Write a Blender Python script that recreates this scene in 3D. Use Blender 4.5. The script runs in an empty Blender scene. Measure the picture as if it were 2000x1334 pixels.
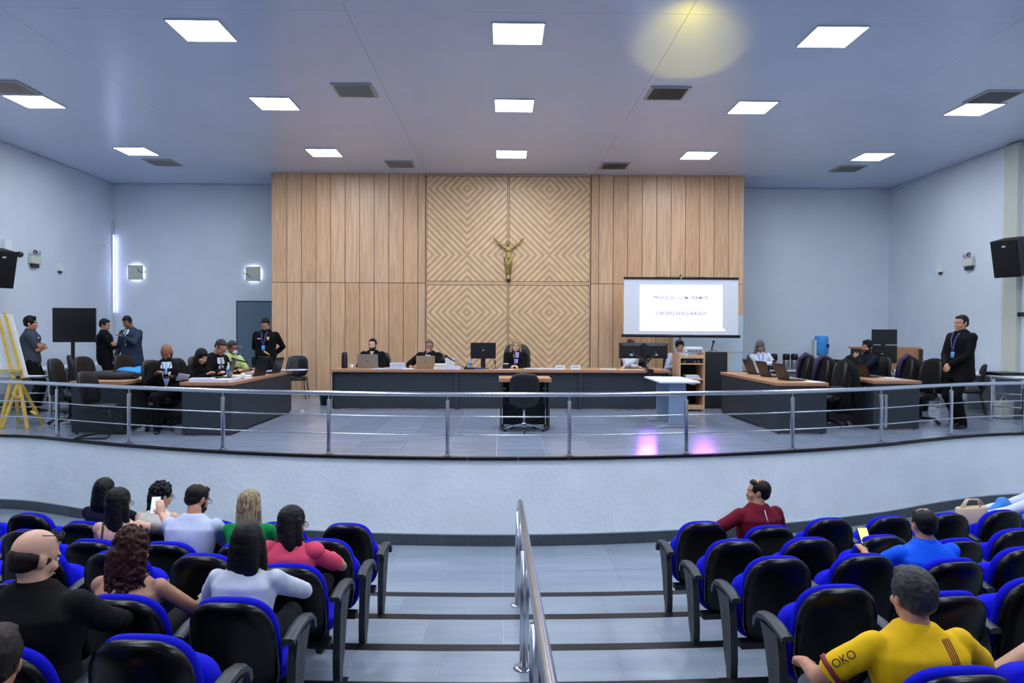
import bpy, bmesh, math, random
from mathutils import Vector, Matrix, Euler, Quaternion, noise
from mathutils.bvhtree import BVHTree
random.seed(7)
PI = math.pi
S = bpy.context.scene
COL = S.collection
R = math.radians

# ---------------------------------------------------------------- camera, world, exposure
cam_d = bpy.data.cameras.new('camera'); cam = bpy.data.objects.new('camera', cam_d); COL.objects.link(cam)
cam_d.sensor_width = 36; cam_d.sensor_fit = 'HORIZONTAL'; cam_d.lens = 1400/2000*36
cam_d.clip_start = .05; cam_d.clip_end = 200
cam.matrix_world = Matrix.Translation((0, 0, 1.5)) @ Matrix.Rotation(R(-.82), 4, 'Z') @ Matrix.Rotation(R(90-.90), 4, 'X') @ Matrix.Rotation(R(.22), 4, 'Z')
S.camera = cam
w = bpy.data.worlds.new('world'); S.world = w; w.use_nodes = True
w.node_tree.nodes['Background'].inputs[0].default_value = (.55, .65, .9, 1)
w.node_tree.nodes['Background'].inputs[1].default_value = .15
S.view_settings.view_transform = 'Standard'; S.view_settings.look = 'None'
S.view_settings.gamma = 1; S.view_settings.use_curve_mapping = False
S.view_settings.exposure = 0.14
S.cycles.use_denoising = True
S.cycles.max_bounces = 7; S.cycles.diffuse_bounces = 4; S.cycles.glossy_bounces = 4
S.cycles.sample_clamp_indirect = 6
S.cycles.caustics_reflective = False; S.cycles.caustics_refractive = False
LIGHT_STAGE = 46.0
LIGHT_HALL = 84.0

def spot(name, loc, target, energy, color, angle, blend, size=.05):
    d = bpy.data.lights.new(name, 'SPOT'); d.energy = energy; d.color = color; d.spot_size = R(angle); d.spot_blend = blend; d.shadow_soft_size = size
    o = bpy.data.objects.new(name, d); COL.objects.link(o); o.location = loc
    o.rotation_euler = (Vector(target)-Vector(loc)).to_track_quat('-Z', 'Y').to_euler()
    return o
# added spots imitating the screen's coloured reflections in ceiling and floor
spot('screen_reflection_spot', (3.5, 13.45, 1.4), (2.33, 9.0, 5.0), 360, (1, .84, .0), 15.5, .5, .05)
spot('screen_reflection_spot', (2.75, 13.3, .93), (2.1, 9.0, 0), 60, (.35, .1, 1), 26, 1, .2)
spot('screen_reflection_spot', (3.75, 13.2, 1.15), (3.05, 9.2, 0), 75, (.42, .1, 1), 24, 1, .2)

# ---------------------------------------------------------------- materials
def srgb(c):
    return tuple(((v/255)/12.92 if v/255 <= .04045 else ((v/255+.055)/1.055)**2.4) for v in c)
MC = {}
def mat(name, rgb, rough=.5, metal=0, var=0, vscale=8, bump=0, bscale=60, stretch=None, rgb2=None, emit=0, coat=0, spec=.5, sheen=0):
    if name in MC: return MC[name]
    m = bpy.data.materials.new(name); m.use_nodes = True; nt = m.node_tree; N = nt.nodes; L = nt.links
    b = N['Principled BSDF']
    c = srgb(rgb); b.inputs['Base Color'].default_value = (*c, 1)
    b.inputs['Roughness'].default_value = rough; b.inputs['Metallic'].default_value = metal
    b.inputs['Specular IOR Level'].default_value = spec
    if coat: b.inputs['Coat Weight'].default_value = coat; b.inputs['Coat Roughness'].default_value = .12
    if sheen: b.inputs['Sheen Weight'].default_value = sheen
    tc = None
    def coords(st):
        t = N.new('ShaderNodeTexCoord'); mp = N.new('ShaderNodeMapping'); L.new(t.outputs['Object'], mp.inputs[0])
        if st: mp.inputs['Scale'].default_value = st
        return mp.outputs[0]
    if var or rgb2:
        nz = N.new('ShaderNodeTexNoise'); nz.inputs['Scale'].default_value = vscale; nz.inputs['Detail'].default_value = 4
        L.new(coords(stretch), nz.inputs[0])
        mx = N.new('ShaderNodeMix'); mx.data_type = 'RGBA'
        c2 = srgb(rgb2) if rgb2 else tuple(min(1, v*(1+var)) for v in c)
        c1 = c if rgb2 else tuple(v*(1-var) for v in c)
        mx.inputs[6].default_value = (*c1, 1); mx.inputs[7].default_value = (*c2, 1)
        rp = N.new('ShaderNodeMapRange'); rp.inputs[1].default_value = .35; rp.inputs[2].default_value = .65
        L.new(nz.outputs[0], rp.inputs[0]); L.new(rp.outputs[0], mx.inputs[0]); L.new(mx.outputs[2], b.inputs['Base Color'])
    if bump:
        n2 = N.new('ShaderNodeTexNoise'); n2.inputs['Scale'].default_value = bscale; n2.inputs['Detail'].default_value = 5
        L.new(coords(stretch), n2.inputs[0])
        bp = N.new('ShaderNodeBump'); bp.inputs['Strength'].default_value = bump; bp.inputs['Distance'].default_value = .01
        L.new(n2.outputs[0], bp.inputs['Height']); L.new(bp.outputs[0], b.inputs['Normal'])
    if emit:
        b.inputs['Emission Color'].default_value = (*c, 1); b.inputs['Emission Strength'].default_value = emit
    MC[name] = m
    return m

M_wall = mat('wall_paint', (210, 220, 230), .6, var=.03, vscale=1.2, bump=.05, bscale=40)
M_front = mat('rough_plaster', (232, 239, 245), .8, var=.04, vscale=2, bump=.7, bscale=18)
M_ceil = mat('ceiling_paint', (202, 213, 234), .25, var=.02, vscale=.7, spec=.9)
M_seam = mat('ceiling_joint', (80, 90, 110), .8)
M_lt = mat('light_diffuser', (236, 243, 255), .5, emit=LIGHT_STAGE)
M_lth = mat('light_diffuser_hall', (236, 243, 255), .5, emit=LIGHT_HALL)
M_white = mat('white_plastic', (222, 228, 232), .4)
M_white_paint = mat('white_frame', (205, 210, 214), .5)
M_offwhite = mat('offwhite_plastic', (196, 200, 188), .45)
M_black = mat('black_plastic', (14, 15, 18), .35)
M_blackm = mat('black_matte', (10, 11, 13), .75)
M_slate = mat('slate_laminate', (38, 47, 54), .5, var=.06, vscale=30)
M_kick = mat('black_kick', (12, 13, 15), .6)
M_wood = mat('oak_laminate', (226, 186, 146), .42, bump=.04, bscale=50, stretch=(14, 14, .7), vscale=2.2, rgb2=(204, 162, 124))
M_wood2 = mat('oak_laminate_warm', (220, 178, 136), .42, bump=.04, bscale=50, stretch=(16, 16, .8), vscale=2.6, rgb2=(196, 154, 116))
M_wood3 = mat('oak_laminate_grey', (222, 186, 150), .42, bump=.04, bscale=50, stretch=(11, 11, .6), vscale=1.9, rgb2=(202, 162, 126))
M_chev = mat('oak_slat', (234, 196, 152), .45, var=.07, vscale=6, bump=.03)
M_groove = mat('groove_dark', (48, 22, 8), .8)
M_top = mat('desk_oak', (205, 160, 116), .4, stretch=(2, 12, 12), vscale=3, rgb2=(180, 134, 94))
M_edge = mat('desk_edge_oak', (178, 128, 96), .5, stretch=(2, 2, 20), vscale=6, rgb2=(160, 112, 82))
M_tile = mat('porcelain_tile', (146, 157, 176), .17, stretch=(.7, 6, 1), vscale=1.6, rgb2=(130, 141, 161), spec=.55)
M_tile2 = mat('porcelain_tile_b', (151, 162, 181), .19, stretch=(.6, 5, 1), vscale=1.9, rgb2=(134, 145, 165), spec=.55)
M_htile = mat('hall_tile', (140, 152, 165), .28, stretch=(.7, 5, 1), vscale=1.4, rgb2=(126, 138, 152))
M_htile2 = mat('hall_tile_b', (145, 157, 169), .3, stretch=(.6, 4, 1), vscale=1.7, rgb2=(130, 142, 156))
M_grout = mat('grout', (190, 198, 208), .8)
M_dtile = mat('dark_tile', (66, 73, 82), .35, var=.08, vscale=3)
M_nose = mat('black_granite', (12, 13, 15), .42, spec=.3)
M_steel = mat('stainless_steel', (200, 204, 210), .27, metal=1)
M_chrome = mat('chrome', (215, 218, 225), .12, metal=1)
M_door = mat('door_paint', (92, 114, 131), .5, var=.03)
M_seatblk = mat('seat_shell_plastic', (4, 4, 5), .3, spec=.3)
M_blue = mat('royal_blue_fabric', (3, 10, 196), .8, bump=.15, bscale=300, spec=.2)
M_grey = mat('dark_grey_plastic', (34, 38, 45), .45)
M_leather = mat('black_leather', (7, 9, 13), .36, bump=.1, bscale=40)
M_vinyl = mat('black_vinyl', (9, 11, 15), .42, bump=.05)
M_screen = mat('projection_cloth', (236, 241, 248), .8)
M_proj = mat('projected_image', (255, 255, 255), .9, emit=1.0)
M_projf = mat('projected_faint_text', (170, 167, 182), .9, emit=.12)
M_glass_dark = mat('screen_glass', (6, 7, 9), .2)
M_silver = mat('laptop_silver', (150, 146, 140), .35, metal=.6)
M_gold_lap = mat('laptop_champagne', (168, 146, 118), .4, metal=.4)
M_paper = mat('paper', (232, 235, 242), .7)
M_paperb = mat('paper_bluish', (205, 214, 240), .7)
M_bronze = mat('aged_brass', (206, 182, 112), .34, metal=.5, rgb2=(120, 100, 56), vscale=14)
M_yellow_wood = mat('varnished_pine', (222, 190, 96), .4, stretch=(3, 3, 12), vscale=4, rgb2=(196, 160, 74))
M_louver = mat('vent_dark', (16, 17, 19), .6)
M_alu = mat('vent_frame', (165, 170, 172), .4, metal=.3)
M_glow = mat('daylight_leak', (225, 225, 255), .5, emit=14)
M_cblue = mat('bright_blue_cloth', (40, 150, 235), .7)

# ---------------------------------------------------------------- mesh helpers
class MB:
    def __init__(s): s.bm = bmesh.new()
    def box(s, x0, x1, y0, y1, z0, z1, mtx=None, bev=0):
        m = Matrix.Translation(((x0+x1)/2, (y0+y1)/2, (z0+z1)/2)) @ Matrix.Diagonal((abs(x1-x0), abs(y1-y0), abs(z1-z0), 1))
        if mtx is not None: m = mtx @ m
        r = bmesh.ops.create_cube(s.bm, size=1, matrix=m)
        if bev:
            es = list({e for v in r['verts'] for e in v.link_edges})
            bmesh.ops.bevel(s.bm, geom=es, offset=bev, segments=2, affect='EDGES', profile=.5)
        return s
    def loft(s, rings, close=True):
        bm = s.bm; rv = [[bm.verts.new(p) for p in r] for r in rings]; n = len(rv[0])
        for a, b in zip(rv, rv[1:]):
            for i in range(n):
                j = (i+1) % n
                bm.faces.new((a[i], a[j], b[j], b[i]))
        if close:
            bm.faces.new(list(reversed(rv[0]))); bm.faces.new(rv[-1])
        return s
    def tube(s, pts, r, n=10, cap=True):
        pts = [Vector(p) for p in pts]; rad = r if isinstance(r, (list, tuple)) else [r]*len(pts)
        rings = []; prev = None
        for i, p in enumerate(pts):
            d = (pts[min(i+1, len(pts)-1)]-pts[max(i-1, 0)]).normalized()
            if prev is None:
                u = d.orthogonal().normalized()
            else:
                u = (prev - d*prev.dot(d))
                u = u.normalized() if u.length > 1e-6 else d.orthogonal().normalized()
            prev = u; v = d.cross(u)
            rings.append([p + (u*math.cos(2*PI*k/n)+v*math.sin(2*PI*k/n))*rad[i] for k in range(n)])
        return s.loft(rings, cap)
    def cyl(s, p0, p1, r, r1=None, n=16): return s.tube([p0, p1], [r, r if r1 is None else r1], n)
    def lathe(s, prof, c=(0, 0, 0), n=20):
        c = Vector(c)
        return s.loft([[c+Vector((max(r, 1e-4)*math.cos(2*PI*k/n), max(r, 1e-4)*math.sin(2*PI*k/n), z)) for k in range(n)] for r, z in prof])
    def ell(s, c, r, seg=16, rings=10, mtx=None):
        m = Matrix.Translation(c) @ Matrix.Diagonal((r[0], r[1], r[2], 1))
        if mtx is not None: m = mtx @ m
        nv = s.bm.verts.new; nf = s.bm.faces.new
        top = nv(m @ Vector((0, 0, 1))); bot = nv(m @ Vector((0, 0, -1))); R_ = []
        for i in range(1, rings):
            ph = PI*i/rings; z = math.cos(ph); q = math.sin(ph)
            R_.append([nv(m @ Vector((q*math.cos(2*PI*k/seg), q*math.sin(2*PI*k/seg), z))) for k in range(seg)])
        for k in range(seg):
            j = (k+1) % seg; nf((top, R_[0][k], R_[0][j])); nf((bot, R_[-1][j], R_[-1][k]))
            for A, B in zip(R_, R_[1:]): nf((A[k], B[k], B[j], A[j]))
        return s
    def prism(s, poly, z0, z1, mtx=None):
        a = [Vector((p[0], p[1], z0)) for p in poly]; b = [Vector((p[0], p[1], z1)) for p in poly]
        if mtx is not None: a = [mtx @ v for v in a]; b = [mtx @ v for v in b]
        return s.loft([a, b])
    def ring(s, c, rx, rz, r, mtx=None, n=20, m=6):      # a wire ring in the XZ plane
        pts = []
        for i in range(n):
            a = 2*PI*i/n; pts.append(Vector((c[0]+rx*math.cos(a), c[1], c[2]+rz*math.sin(a))))
        rings = []
        for i, p in enumerate(pts):
            o = (p-Vector(c)).normalized()
            rings.append([p+o*r*math.cos(2*PI*k/m)+Vector((0, 1, 0))*r*math.sin(2*PI*k/m) for k in range(m)])
        if mtx is not None: rings = [[mtx @ q for q in rg] for rg in rings]
        rv = [[s.bm.verts.new(p) for p in rg] for rg in rings]
        for i in range(n):
            a, b = rv[i], rv[(i+1) % n]
            for k in range(m):
                j = (k+1) % m; s.bm.faces.new((a[k], a[j], b[j], b[k]))
        return s
    def xform(s, m): s.bm.transform(m); return s
    def mesh(s, name, smooth=False):
        bmesh.ops.recalc_face_normals(s.bm, faces=s.bm.faces)
        me = bpy.data.meshes.new(name); s.bm.to_mesh(me); s.bm.free()
        if smooth:
            me.shade_smooth() if smooth == 2 else me.polygons.foreach_set('use_smooth', [True]*len(me.polygons))
        return me
    def build(s, name, m, parent=None, smooth=False, sharp=False):
        me = s.mesh(name, smooth)
        if sharp: me.set_sharp_from_angle(angle=R(35))
        return link(name, me, m, parent)
def link(name, me, m, parent=None):
    o = bpy.data.objects.new(name, me); COL.objects.link(o)
    if m and not me.materials: me.materials.append(m)
    if parent is not None: o.parent = parent
    return o
def tag(o, label=None, cat=None, group=None, kind=None):
    if label: o['label'] = label
    if cat: o['category'] = cat
    if group: o['group'] = group
    if kind: o['kind'] = kind
    return o
def thing(name, label, cat, loc=(0, 0, 0), rz=0, group=None):
    o = bpy.data.objects.new(name, None); COL.objects.link(o); o.empty_display_size = .1
    o.location = loc; o.rotation_euler = (0, 0, rz)
    return tag(o, label, cat, group)
def copy_tree(o, loc, rz, label, group=None):
    def cp(x, par):
        c = x.copy(); COL.objects.link(c); c.parent = par
        for ch in x.children: cp(ch, c)
        return c
    c = cp(o, None); c.location = loc; c.rotation_euler = (0, 0, rz); c['label'] = label
    if group: c['group'] = group
    return c
def clip(poly, nx, ny, d):       # keep points with nx*x+ny*y >= d
    out = []
    for i, p in enumerate(poly):
        q = poly[(i+1) % len(poly)]; a = nx*p[0]+ny*p[1]-d; b = nx*q[0]+ny*q[1]-d
        if a >= 0: out.append(p)
        if (a >= 0) != (b >= 0):
            t = a/(a-b); out.append((p[0]+(q[0]-p[0])*t, p[1]+(q[1]-p[1])*t))
    return out
WORK = bpy.data.scenes.new('work')
def evald(o):
    """apply an object's modifiers in a small scratch scene (fast) and return the new mesh"""
    WORK.collection.objects.link(o); vl = WORK.view_layers[0]; vl.update(); dg = vl.depsgraph
    me = bpy.data.meshes.new_from_object(o.evaluated_get(dg)); bpy.data.objects.remove(o); return me
def area2(p): return abs(sum(p[i][0]*p[(i+1) % len(p)][1]-p[(i+1) % len(p)][0]*p[i][1] for i in range(len(p))))/2
def text_mesh(body, size, depth=.001, bold=0):
    c = bpy.data.curves.new('lettering', 'FONT'); c.body = body; c.size = size; c.extrude = depth; c.offset = size*bold; c.align_x = 'CENTER'; c.align_y = 'CENTER'
    o = bpy.data.objects.new('tmp', c); me = evald(o)
    bpy.data.curves.remove(c); me.materials.clear()
    return me

# ---------------------------------------------------------------- room shell
XL, XR, YB, YN, ZC, ZH = -9.4, 9.5, 17.5, -4.5, 5.0, -1.04
PTS = [(-9.6, 10.2), (-8.4, 10.2), (-7.6, 10.2), (-7.03, 10.17), (-6.6, 10.08), (-6.18, 9.91), (-5.61, 9.64), (-4.82, 9.31), (-3.46, 8.85), (-2.07, 8.56), (-.64, 8.42),
       (.8, 8.44), (2.25, 8.63), (3.66, 8.95), (5.07, 9.46), (6.0, 9.92), (6.6, 10.2), (7.19, 10.42), (7.81, 10.55), (8.6, 10.6), (9.7, 10.6)]
def edge_y(x):
    for i in range(len(PTS)-1):
        if PTS[i][0] <= x <= PTS[i+1][0]: break
    p0, p1, p2, p3 = PTS[max(i-1, 0)], PTS[i], PTS[i+1], PTS[min(i+2, len(PTS)-1)]
    t = (x-p1[0])/(p2[0]-p1[0]); h = p2[0]-p1[0]
    m1 = (p2[1]-p0[1])/max(p2[0]-p0[0], .01); m2 = (p3[1]-p1[1])/max(p3[0]-p1[0], .01)
    return (2*t**3-3*t*t+1)*p1[1]+(t**3-2*t*t+t)*h*m1+(-2*t**3+3*t*t)*p2[1]+(t**3-t*t)*h*m2
def slope(f, x): return (f(x+.02)-f(x-.02))/.04
def strip_xs(a, b, step): n = max(1, round((b-a)/step)); return [a+(b-a)*i/n for i in range(n+1)]

def struct(name, mb, m, parent=None, smooth=False):
    o = mb.build(name, m, parent, smooth)
    if parent is None: o['kind'] = 'structure'
    return o
struct('wall_left', MB().box(XL-.2, XL, YN, YB+.2, ZH-.1, ZC+.1), M_wall)
struct('wall_right', MB().box(XR, XR+.2, YN, YB+.2, ZH-.1, ZC+.1), M_wall)
wb_ = struct('wall_back', MB().box(XL, XR, YB, YB+.2, -.1, ZC+.1), M_wall)
struct('wall_rear', MB().box(XL, XR, YN-.2, YN, ZH-.1, ZC+.1), M_wall)
# cornice lines where walls meet the ceiling
struct('trim_1', MB().box(XL, XL+.025, YN, YB-.02, ZC-.03, ZC-.006), M_wall)
struct('trim_2', MB().box(XR-.025, XR, YN, YB-.02, ZC-.03, ZC-.006), M_wall)
struct('trim_3', MB().box(XL, -5.2, YB-.03, YB, ZC-.035, ZC-.006), M_wall)
struct('trim_4', MB().box(5.48, XR, YB-.03, YB, ZC-.035, ZC-.006), M_wall)
struct('baseboard_left', MB().box(XL, XL+.02, 10.3, YB-.02, 0.001, .09), M_dtile)
struct('baseboard_right', MB().box(XR-.02, XR, 10.7, YB-.02, 0.001, .09), M_dtile)
struct('baseboard_back', MB().box(XL+.02, -6.5, YB-.02, YB, 0.001, .09), M_dtile)
# ceiling of large boards with fine joints
ceil = struct('ceiling', MB().box(XL-.2, XR+.2, YN-.2, YB+.2, ZC+.02, ZC+.2), M_seam)
xs = [XL, -5.5, -1.72, 2.05, 5.8, XR]; ys = [YN, -1.0, 3.4, 7.95, 12.55, YB]
for i in range(5):
    for j in range(5):
        MB().box(xs[i]+.002, xs[i+1]-.002, ys[j]+.002, ys[j+1]-.002, ZC, ZC+.018).build('ceiling_board', M_ceil, ceil)

# pilaster and cable duct on right wall
struct('trim_5', MB().box(XR-.09, XR, 13.0, 13.36, 0, ZC-.03, bev=.004), M_offwhite)

# stage platform, its tiles, its front wall
st = MB(); X_ = strip_xs(XL, XR, .3)
st.prism([(x, edge_y(x)+.03) for x in X_]+[(XR, YB), (XL, YB)], -.12, -.004)
stage = struct('floor', st, M_grout)
n = 0
k = 0
x = -9.06-.6
while x < XR:
    a, b = max(x, XL), min(x+.6, XR)
    if b-a > .05:
        y = 7.9-(.6 if k % 2 else 0)
        while y < YB:
            p = [(a+.002, max(y, 7)+.002), (b-.002, max(y, 7)+.002), (b-.002, min(y+1.2, YB)-.002), (a+.002, min(y+1.2, YB)-.002)]
            xm = (a+b)/2; sl = slope(edge_y, xm); y0 = edge_y(xm)+.06
            p = clip(p, -sl, 1, y0-sl*xm)
            if len(p) > 2 and area2(p) > .004:
                MB().prism(p, -.004, 0).build('tile', random.choice([M_tile, M_tile2]), stage); n += 1
            y += 1.2
    x += .6; k += 1
# dark granite nosing pieces along the stage edge
for i in range(len(X_)-1):
    if i % 2: continue
    a, b = X_[i], X_[min(i+2, len(X_)-1)]
    xx = strip_xs(a+.004, b-.004, .15)
    MB().prism([(q, edge_y(q)-.02) for q in xx]+[(q, edge_y(q)+.058) for q in reversed(xx)], -.03, .002).build('nosing_piece', M_nose, stage)
fw = MB()
xx = strip_xs(XL, XR, .1)
fw.prism([(q, edge_y(q)+.01) for q in xx]+[(q, edge_y(q)+.22) for q in reversed(xx)], ZH, -.03)
wf = struct('wall_stage_front', fw, M_front, smooth=False)
# white bead and dark skirting tiles at foot of that wall
skx = strip_xs(XL, XR, .3)
sk = struct('baseboard_stage', MB().prism([(q, edge_y(q)-.006) for q in xx]+[(q, edge_y(q)+.012) for q in reversed(xx)], ZH, ZH+.142), M_grout)
for a, b in zip(skx, skx[1:]):
    q3 = strip_xs(a+.002, b-.002, .15)
    MB().prism([(q, edge_y(q)-.014) for q in q3]+[(q, edge_y(q)-.002) for q in reversed(q3)], ZH+.002, ZH+.128).build('skirting_tile', M_dtile, sk)

# hall floor: flat strip, then steps rising toward the back
CUR = .022
YK = [6.62, 5.86, 5.07, 4.32, 3.52, 2.72, 1.92, 1.12, .32, -.5]
def stepf(k): return lambda x: YK[k]+CUR*x*x
hall = struct('floor_hall', MB().box(XL, XR, YN, 11.0, ZH-.1, ZH-.004), M_grout)
def tiles_between(flo, fhi, z, x_off, rows=1, lim=7.2):
    x = x_off; kk = 0
    while x < lim:
        a, b = x+.0015, x+.6-.0015; xm = (a+b)/2
        y0, y1 = flo(xm), fhi(xm)
        for r in range(rows):
            ya = y0+(y1-y0)*r/rows; yb = y0+(y1-y0)*(r+1)/rows
            sa = slope(flo, xm) if r == 0 else 0; sb = slope(fhi, xm) if r == rows-1 else 0
            p = [(a, ya-sa*.3+.0015), (b, ya+sa*.3+.0015), (b, yb+sb*.3-.0015), (a, yb-sb*.3-.0015)]
            MB().prism(p, z-.004, z).build('tile', random.choice([M_htile, M_htile2]), hall)
        x += .6
tiles_between(lambda x: stepf(0)(x)+.002, lambda x: edge_y(x)-.016, ZH, -7.18, rows=2)
for k in range(len(YK)):
    z = ZH+.1*(k+1); xx2 = strip_xs(XL, XR, .4); f = stepf(k)
    yb = YN if k == len(YK)-1 else None
    g = stepf(k+1) if yb is None else None
    st = MB(); st.prism([(q, (g(q)-.03) if g else YN) for q in xx2]+[(q, f(q)-.002) for q in reversed(xx2)], ZH, z-.004)
    st.build('step', M_dtile if k > 5 else M_grout, hall)
    MB().prism([(q, f(q)-.095) for q in xx2]+[(q, f(q)+.004) for q in reversed(xx2)], z-.03, z+.001).build('step_nosing', M_nose, hall)
    if k < 5:
        tiles_between(lambda x: g(x)+.001, lambda x: f(x)-.097, z, [-6.88, -7.18, -7.0, -7.2, -6.9][k], lim=6.6)
# ---------------------------------------------------------------- wood wall
WX0, WX1, WC0, WC1, WM, WY, ZS = -5.16, 5.46, -1.71, 1.99, .14, 16.15, 2.555
ww = struct('wall_wood', MB().box(WX0, WX1, WY+.02, YB-.001, .002, ZC-.001), M_groove)
def planks(x0, xs_, x1):
    e = [x0]+xs_+[x1]
    for a, b in zip(e, e[1:]):
        for z0, z1 in ((.004, ZS-.006), (ZS+.006, ZC-.002)):
            MB().box(a+.006, b-.006, WY, WY+.019, z0, z1).build('plank', random.choice([M_wood, M_wood, M_wood2, M_wood3]), ww)
planks(WX0, [-4.82+.3255*i for i in range(10)], WC0-.01)
planks(WC1+.01, [WC1+.19+.3255*i for i in range(11)][:-0 or None][:10], WX1)
def chev(x0, x1, z0, z1, zc, d):
    """strips of the folded distance |x|+|z| cut to the panel rectangle"""
    g = MB().box(x0+.004, x1-.004, WY+.004, WY+.019, z0+.004, z1-.004).build('slat_backing', M_groove, ww)
    m = MB(); xm = (x0+x1)/2; a = (x1-x0)/2
    mx0, mx1, mz0, mz1 = x0+.028, x1-.028, z0+.045, z1-.045
    zs = [zc+d*i for i in range(-6, 4)]
    for i in range(len(zs)-1):
        lo, hi = max(zs[i], mz0), min(zs[i+1], mz1)
        if hi-lo < .01: continue
        up = (i-6) % 2 == 0          # cell starts at a centre (distance grows upward)
        for sx in (-1, 1):
            cz = zs[i] if up else zs[i+1]; sz = 1 if up else -1
            def cut(lo_c, hi_c):
                rect = [(xm, lo), (xm+sx*a, lo), (xm+sx*a, hi), (xm, hi)]
                p = clip(rect, 1, 0, mx0); p = clip(p, -1, 0, -mx1) if p else p
                # f = sx*(x-xm)+sz*(z-cz)
                if p: p = clip(p, sx, sz, lo_c+sx*xm+sz*cz)
                if p: p = clip(p, -sx, -sz, -hi_c-sx*xm-sz*cz)
                if p and len(p) > 2 and area2(p) > 1e-5:
                    m.loft([[Vector((q[0], WY+.0035, q[1])) for q in p], [Vector((q[0], WY-.012, q[1])) for q in p]])
            c = -.06
            while c < a+d+.1:
                cut(max(c+.006, 0), c+.112)           # broad strip
                cut(c+.1235, c+.1480)                   # narrow fillet between two grooves
                c += .1545
    o = m.build('slat_pattern', M_chev, ww); o['kind'] = 'stuff'
    # border battens
    MB().box(x0+.004, x0+.018, WY-.012, WY+.0035, z0+.004, z1-.004).build('batten', M_chev, ww)
    MB().box(x1-.018, x1-.004, WY-.012, WY+.0035, z0+.004, z1-.004).build('batten', M_chev, ww)
    MB().box(x0+.02, x1-.02, WY-.012, WY+.0035, z0+.004, z0+.032).build('batten', M_chev, ww)
    MB().box(x0+.02, x1-.02, WY-.012, WY+.0035, z1-.032, z1-.004).build('batten', M_chev, ww)
for a, b in ((WC0, WM), (WM, WC1)):
    chev(a, b, ZS, ZC-.005, 4.67, 1.48)
    chev(a, b, .004, ZS, 1.90, 1.48)

# ---------------------------------------------------------------- ceiling lights and vents
def ceiling_light(x, y, label, m=M_lt):
    t = thing('ceiling_light', label, 'light', (x, y, ZC-.012), 0, 'square ceiling light panels')
    f = MB()
    for a, b, c, d in ((-.31, .31, -.31, -.292), (-.31, .31, .292, .31), (-.31, -.292, -.292, .292), (.292, .31, -.292, .292)):
        f.box(a, b, c, d, -.004, .012)
    f.build('frame', M_white_paint, t); MB().box(-.291, .291, -.291, .291, -.002, .008).build('diffuser', m, t)
rows = [('front row', 8.5), ('middle row', 11.2), ('back row nearest the wood wall', 14.27)]
cols = [('far left', -7.2), ('left', -3.52), ('centre', .18), ('right', 3.9), ('far right', 7.39)]
for rn, y in rows:
    for cn, x in cols:
        ceiling_light(x, y, f'lit square white ceiling panel, {cn} column, {rn}')
for y in (5.8, 3.1, .4):
    for cn, x in cols[1:4] if y > 4 else cols[1:4:2]:
        ceiling_light(x, y, f'lit square ceiling panel above the audience, {cn} column, {"first" if y > 5 else "second" if y > 2 else "third"} row out from the stage', M_lth)
def vent(x, y, label):
    t = thing('ceiling_vent', label, 'vent', (x, y, ZC-.012), 0, 'square louvred air vents')
    f = MB()
    for a, b, c, d in ((-.29, .29, -.29, -.255), (-.29, .29, .255, .29), (-.29, -.255, -.255, .255), (.255, .29, -.255, .255)):
        f.box(a, b, c, d, -.008, .012)
    f.build('frame', M_alu, t); MB().box(-.255, .255, -.255, .255, .006, .011).build('backing', M_louver, t)
    me = None
    for i in range(17):
        if me is None:
            o = MB().box(-.003, .003, -.25, .25, -.012, .012, Matrix.Rotation(.6, 4, 'Y')).build('louver', M_alu, t); me = o.data
        else: o = link('louver', me, None, t)
        o.location = (-.236+i*.0295, 0, -.004)
for nm, x, y in (('near left edge of the room', -7.15, 10.55), ('left of centre, nearer the camera', -2.16, 10.55), ('right of centre, below the yellow patch of light', 2.42, 10.57), ('beside the far right light panel', 7.3, 10.6),
                 ('far left, close to the back wall', -7.14, 15.22), ('left of centre, just in front of the wood wall', -2.16, 15.22), ('right of centre, just in front of the wood wall', 2.38, 15.23), ('far right, close to the back wall', 7.42, 15.33)):
    vent(x, y, 'louvred square ceiling vent '+nm)

# ---------------------------------------------------------------- back wall: door and fittings
d = struct('door_1', MB().box(-6.44, -5.2, YB-.02, YB-.001, .002, 2.19), mat('door_frame', (44, 55, 66), .5))
MB().box(-6.40, -5.22, YB-.05, YB-.0205, .01, 2.155, bev=.003).build('door_leaf', M_door, d)
h = MB(); h.cyl((-6.33, YB-.052, 1.08), (-6.33, YB-.10, 1.08), .012); h.tube([(-6.33, YB-.1, 1.08), (-6.21, YB-.1, 1.08)], .011); h.box(-6.36, -6.3, YB-.056, YB-.05, 1.02, 1.14); h.box(-6.36, -6.31, YB-.056, YB-.05, .86, .93)
h.build('door_handle', M_steel, d)
def cover_plate(x, z, side, label):
    t = thing('wall_cover_plate', label, 'cover plate', (x, YB, z))
    MB().box(-.18, .18, -.06, -.045, -.175, .175, bev=.004).build('plate', M_offwhite, t)
    g = MB().box(-.16, .15, -.012, -.002, -.14, .16).build('opening_glow', M_glow, t)
    for a in (-.14, .14):
        for b in (-.14, .14): MB().cyl((a, -.046, b), (a, -.001, b), .012, n=8).cyl((a, -.066, b), (a, -.058, b), .012, n=8).build('bolt', M_steel, t)
    s = side
    MB().box(s*.20, s*.30, -.02, -.001, -.02, .06).build('socket', M_white, t)
    MB().tube([(s*.06, -.065, .1 if s > 0 else -.1), (s*.08, -.08, .03 if s > 0 else -.06), (s*.16, -.075, 0), (s*.24, -.03, .02)], .007, 6).build('cord', M_black, t, True)
cover_plate(-8.84, 2.86, 1, 'square grey cover plate with cord, light leaking round its left edge, by the room corner')
cover_plate(-6.02, 2.84, -1, 'square grey cover plate with cord above the grey door beside wood wall')
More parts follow.
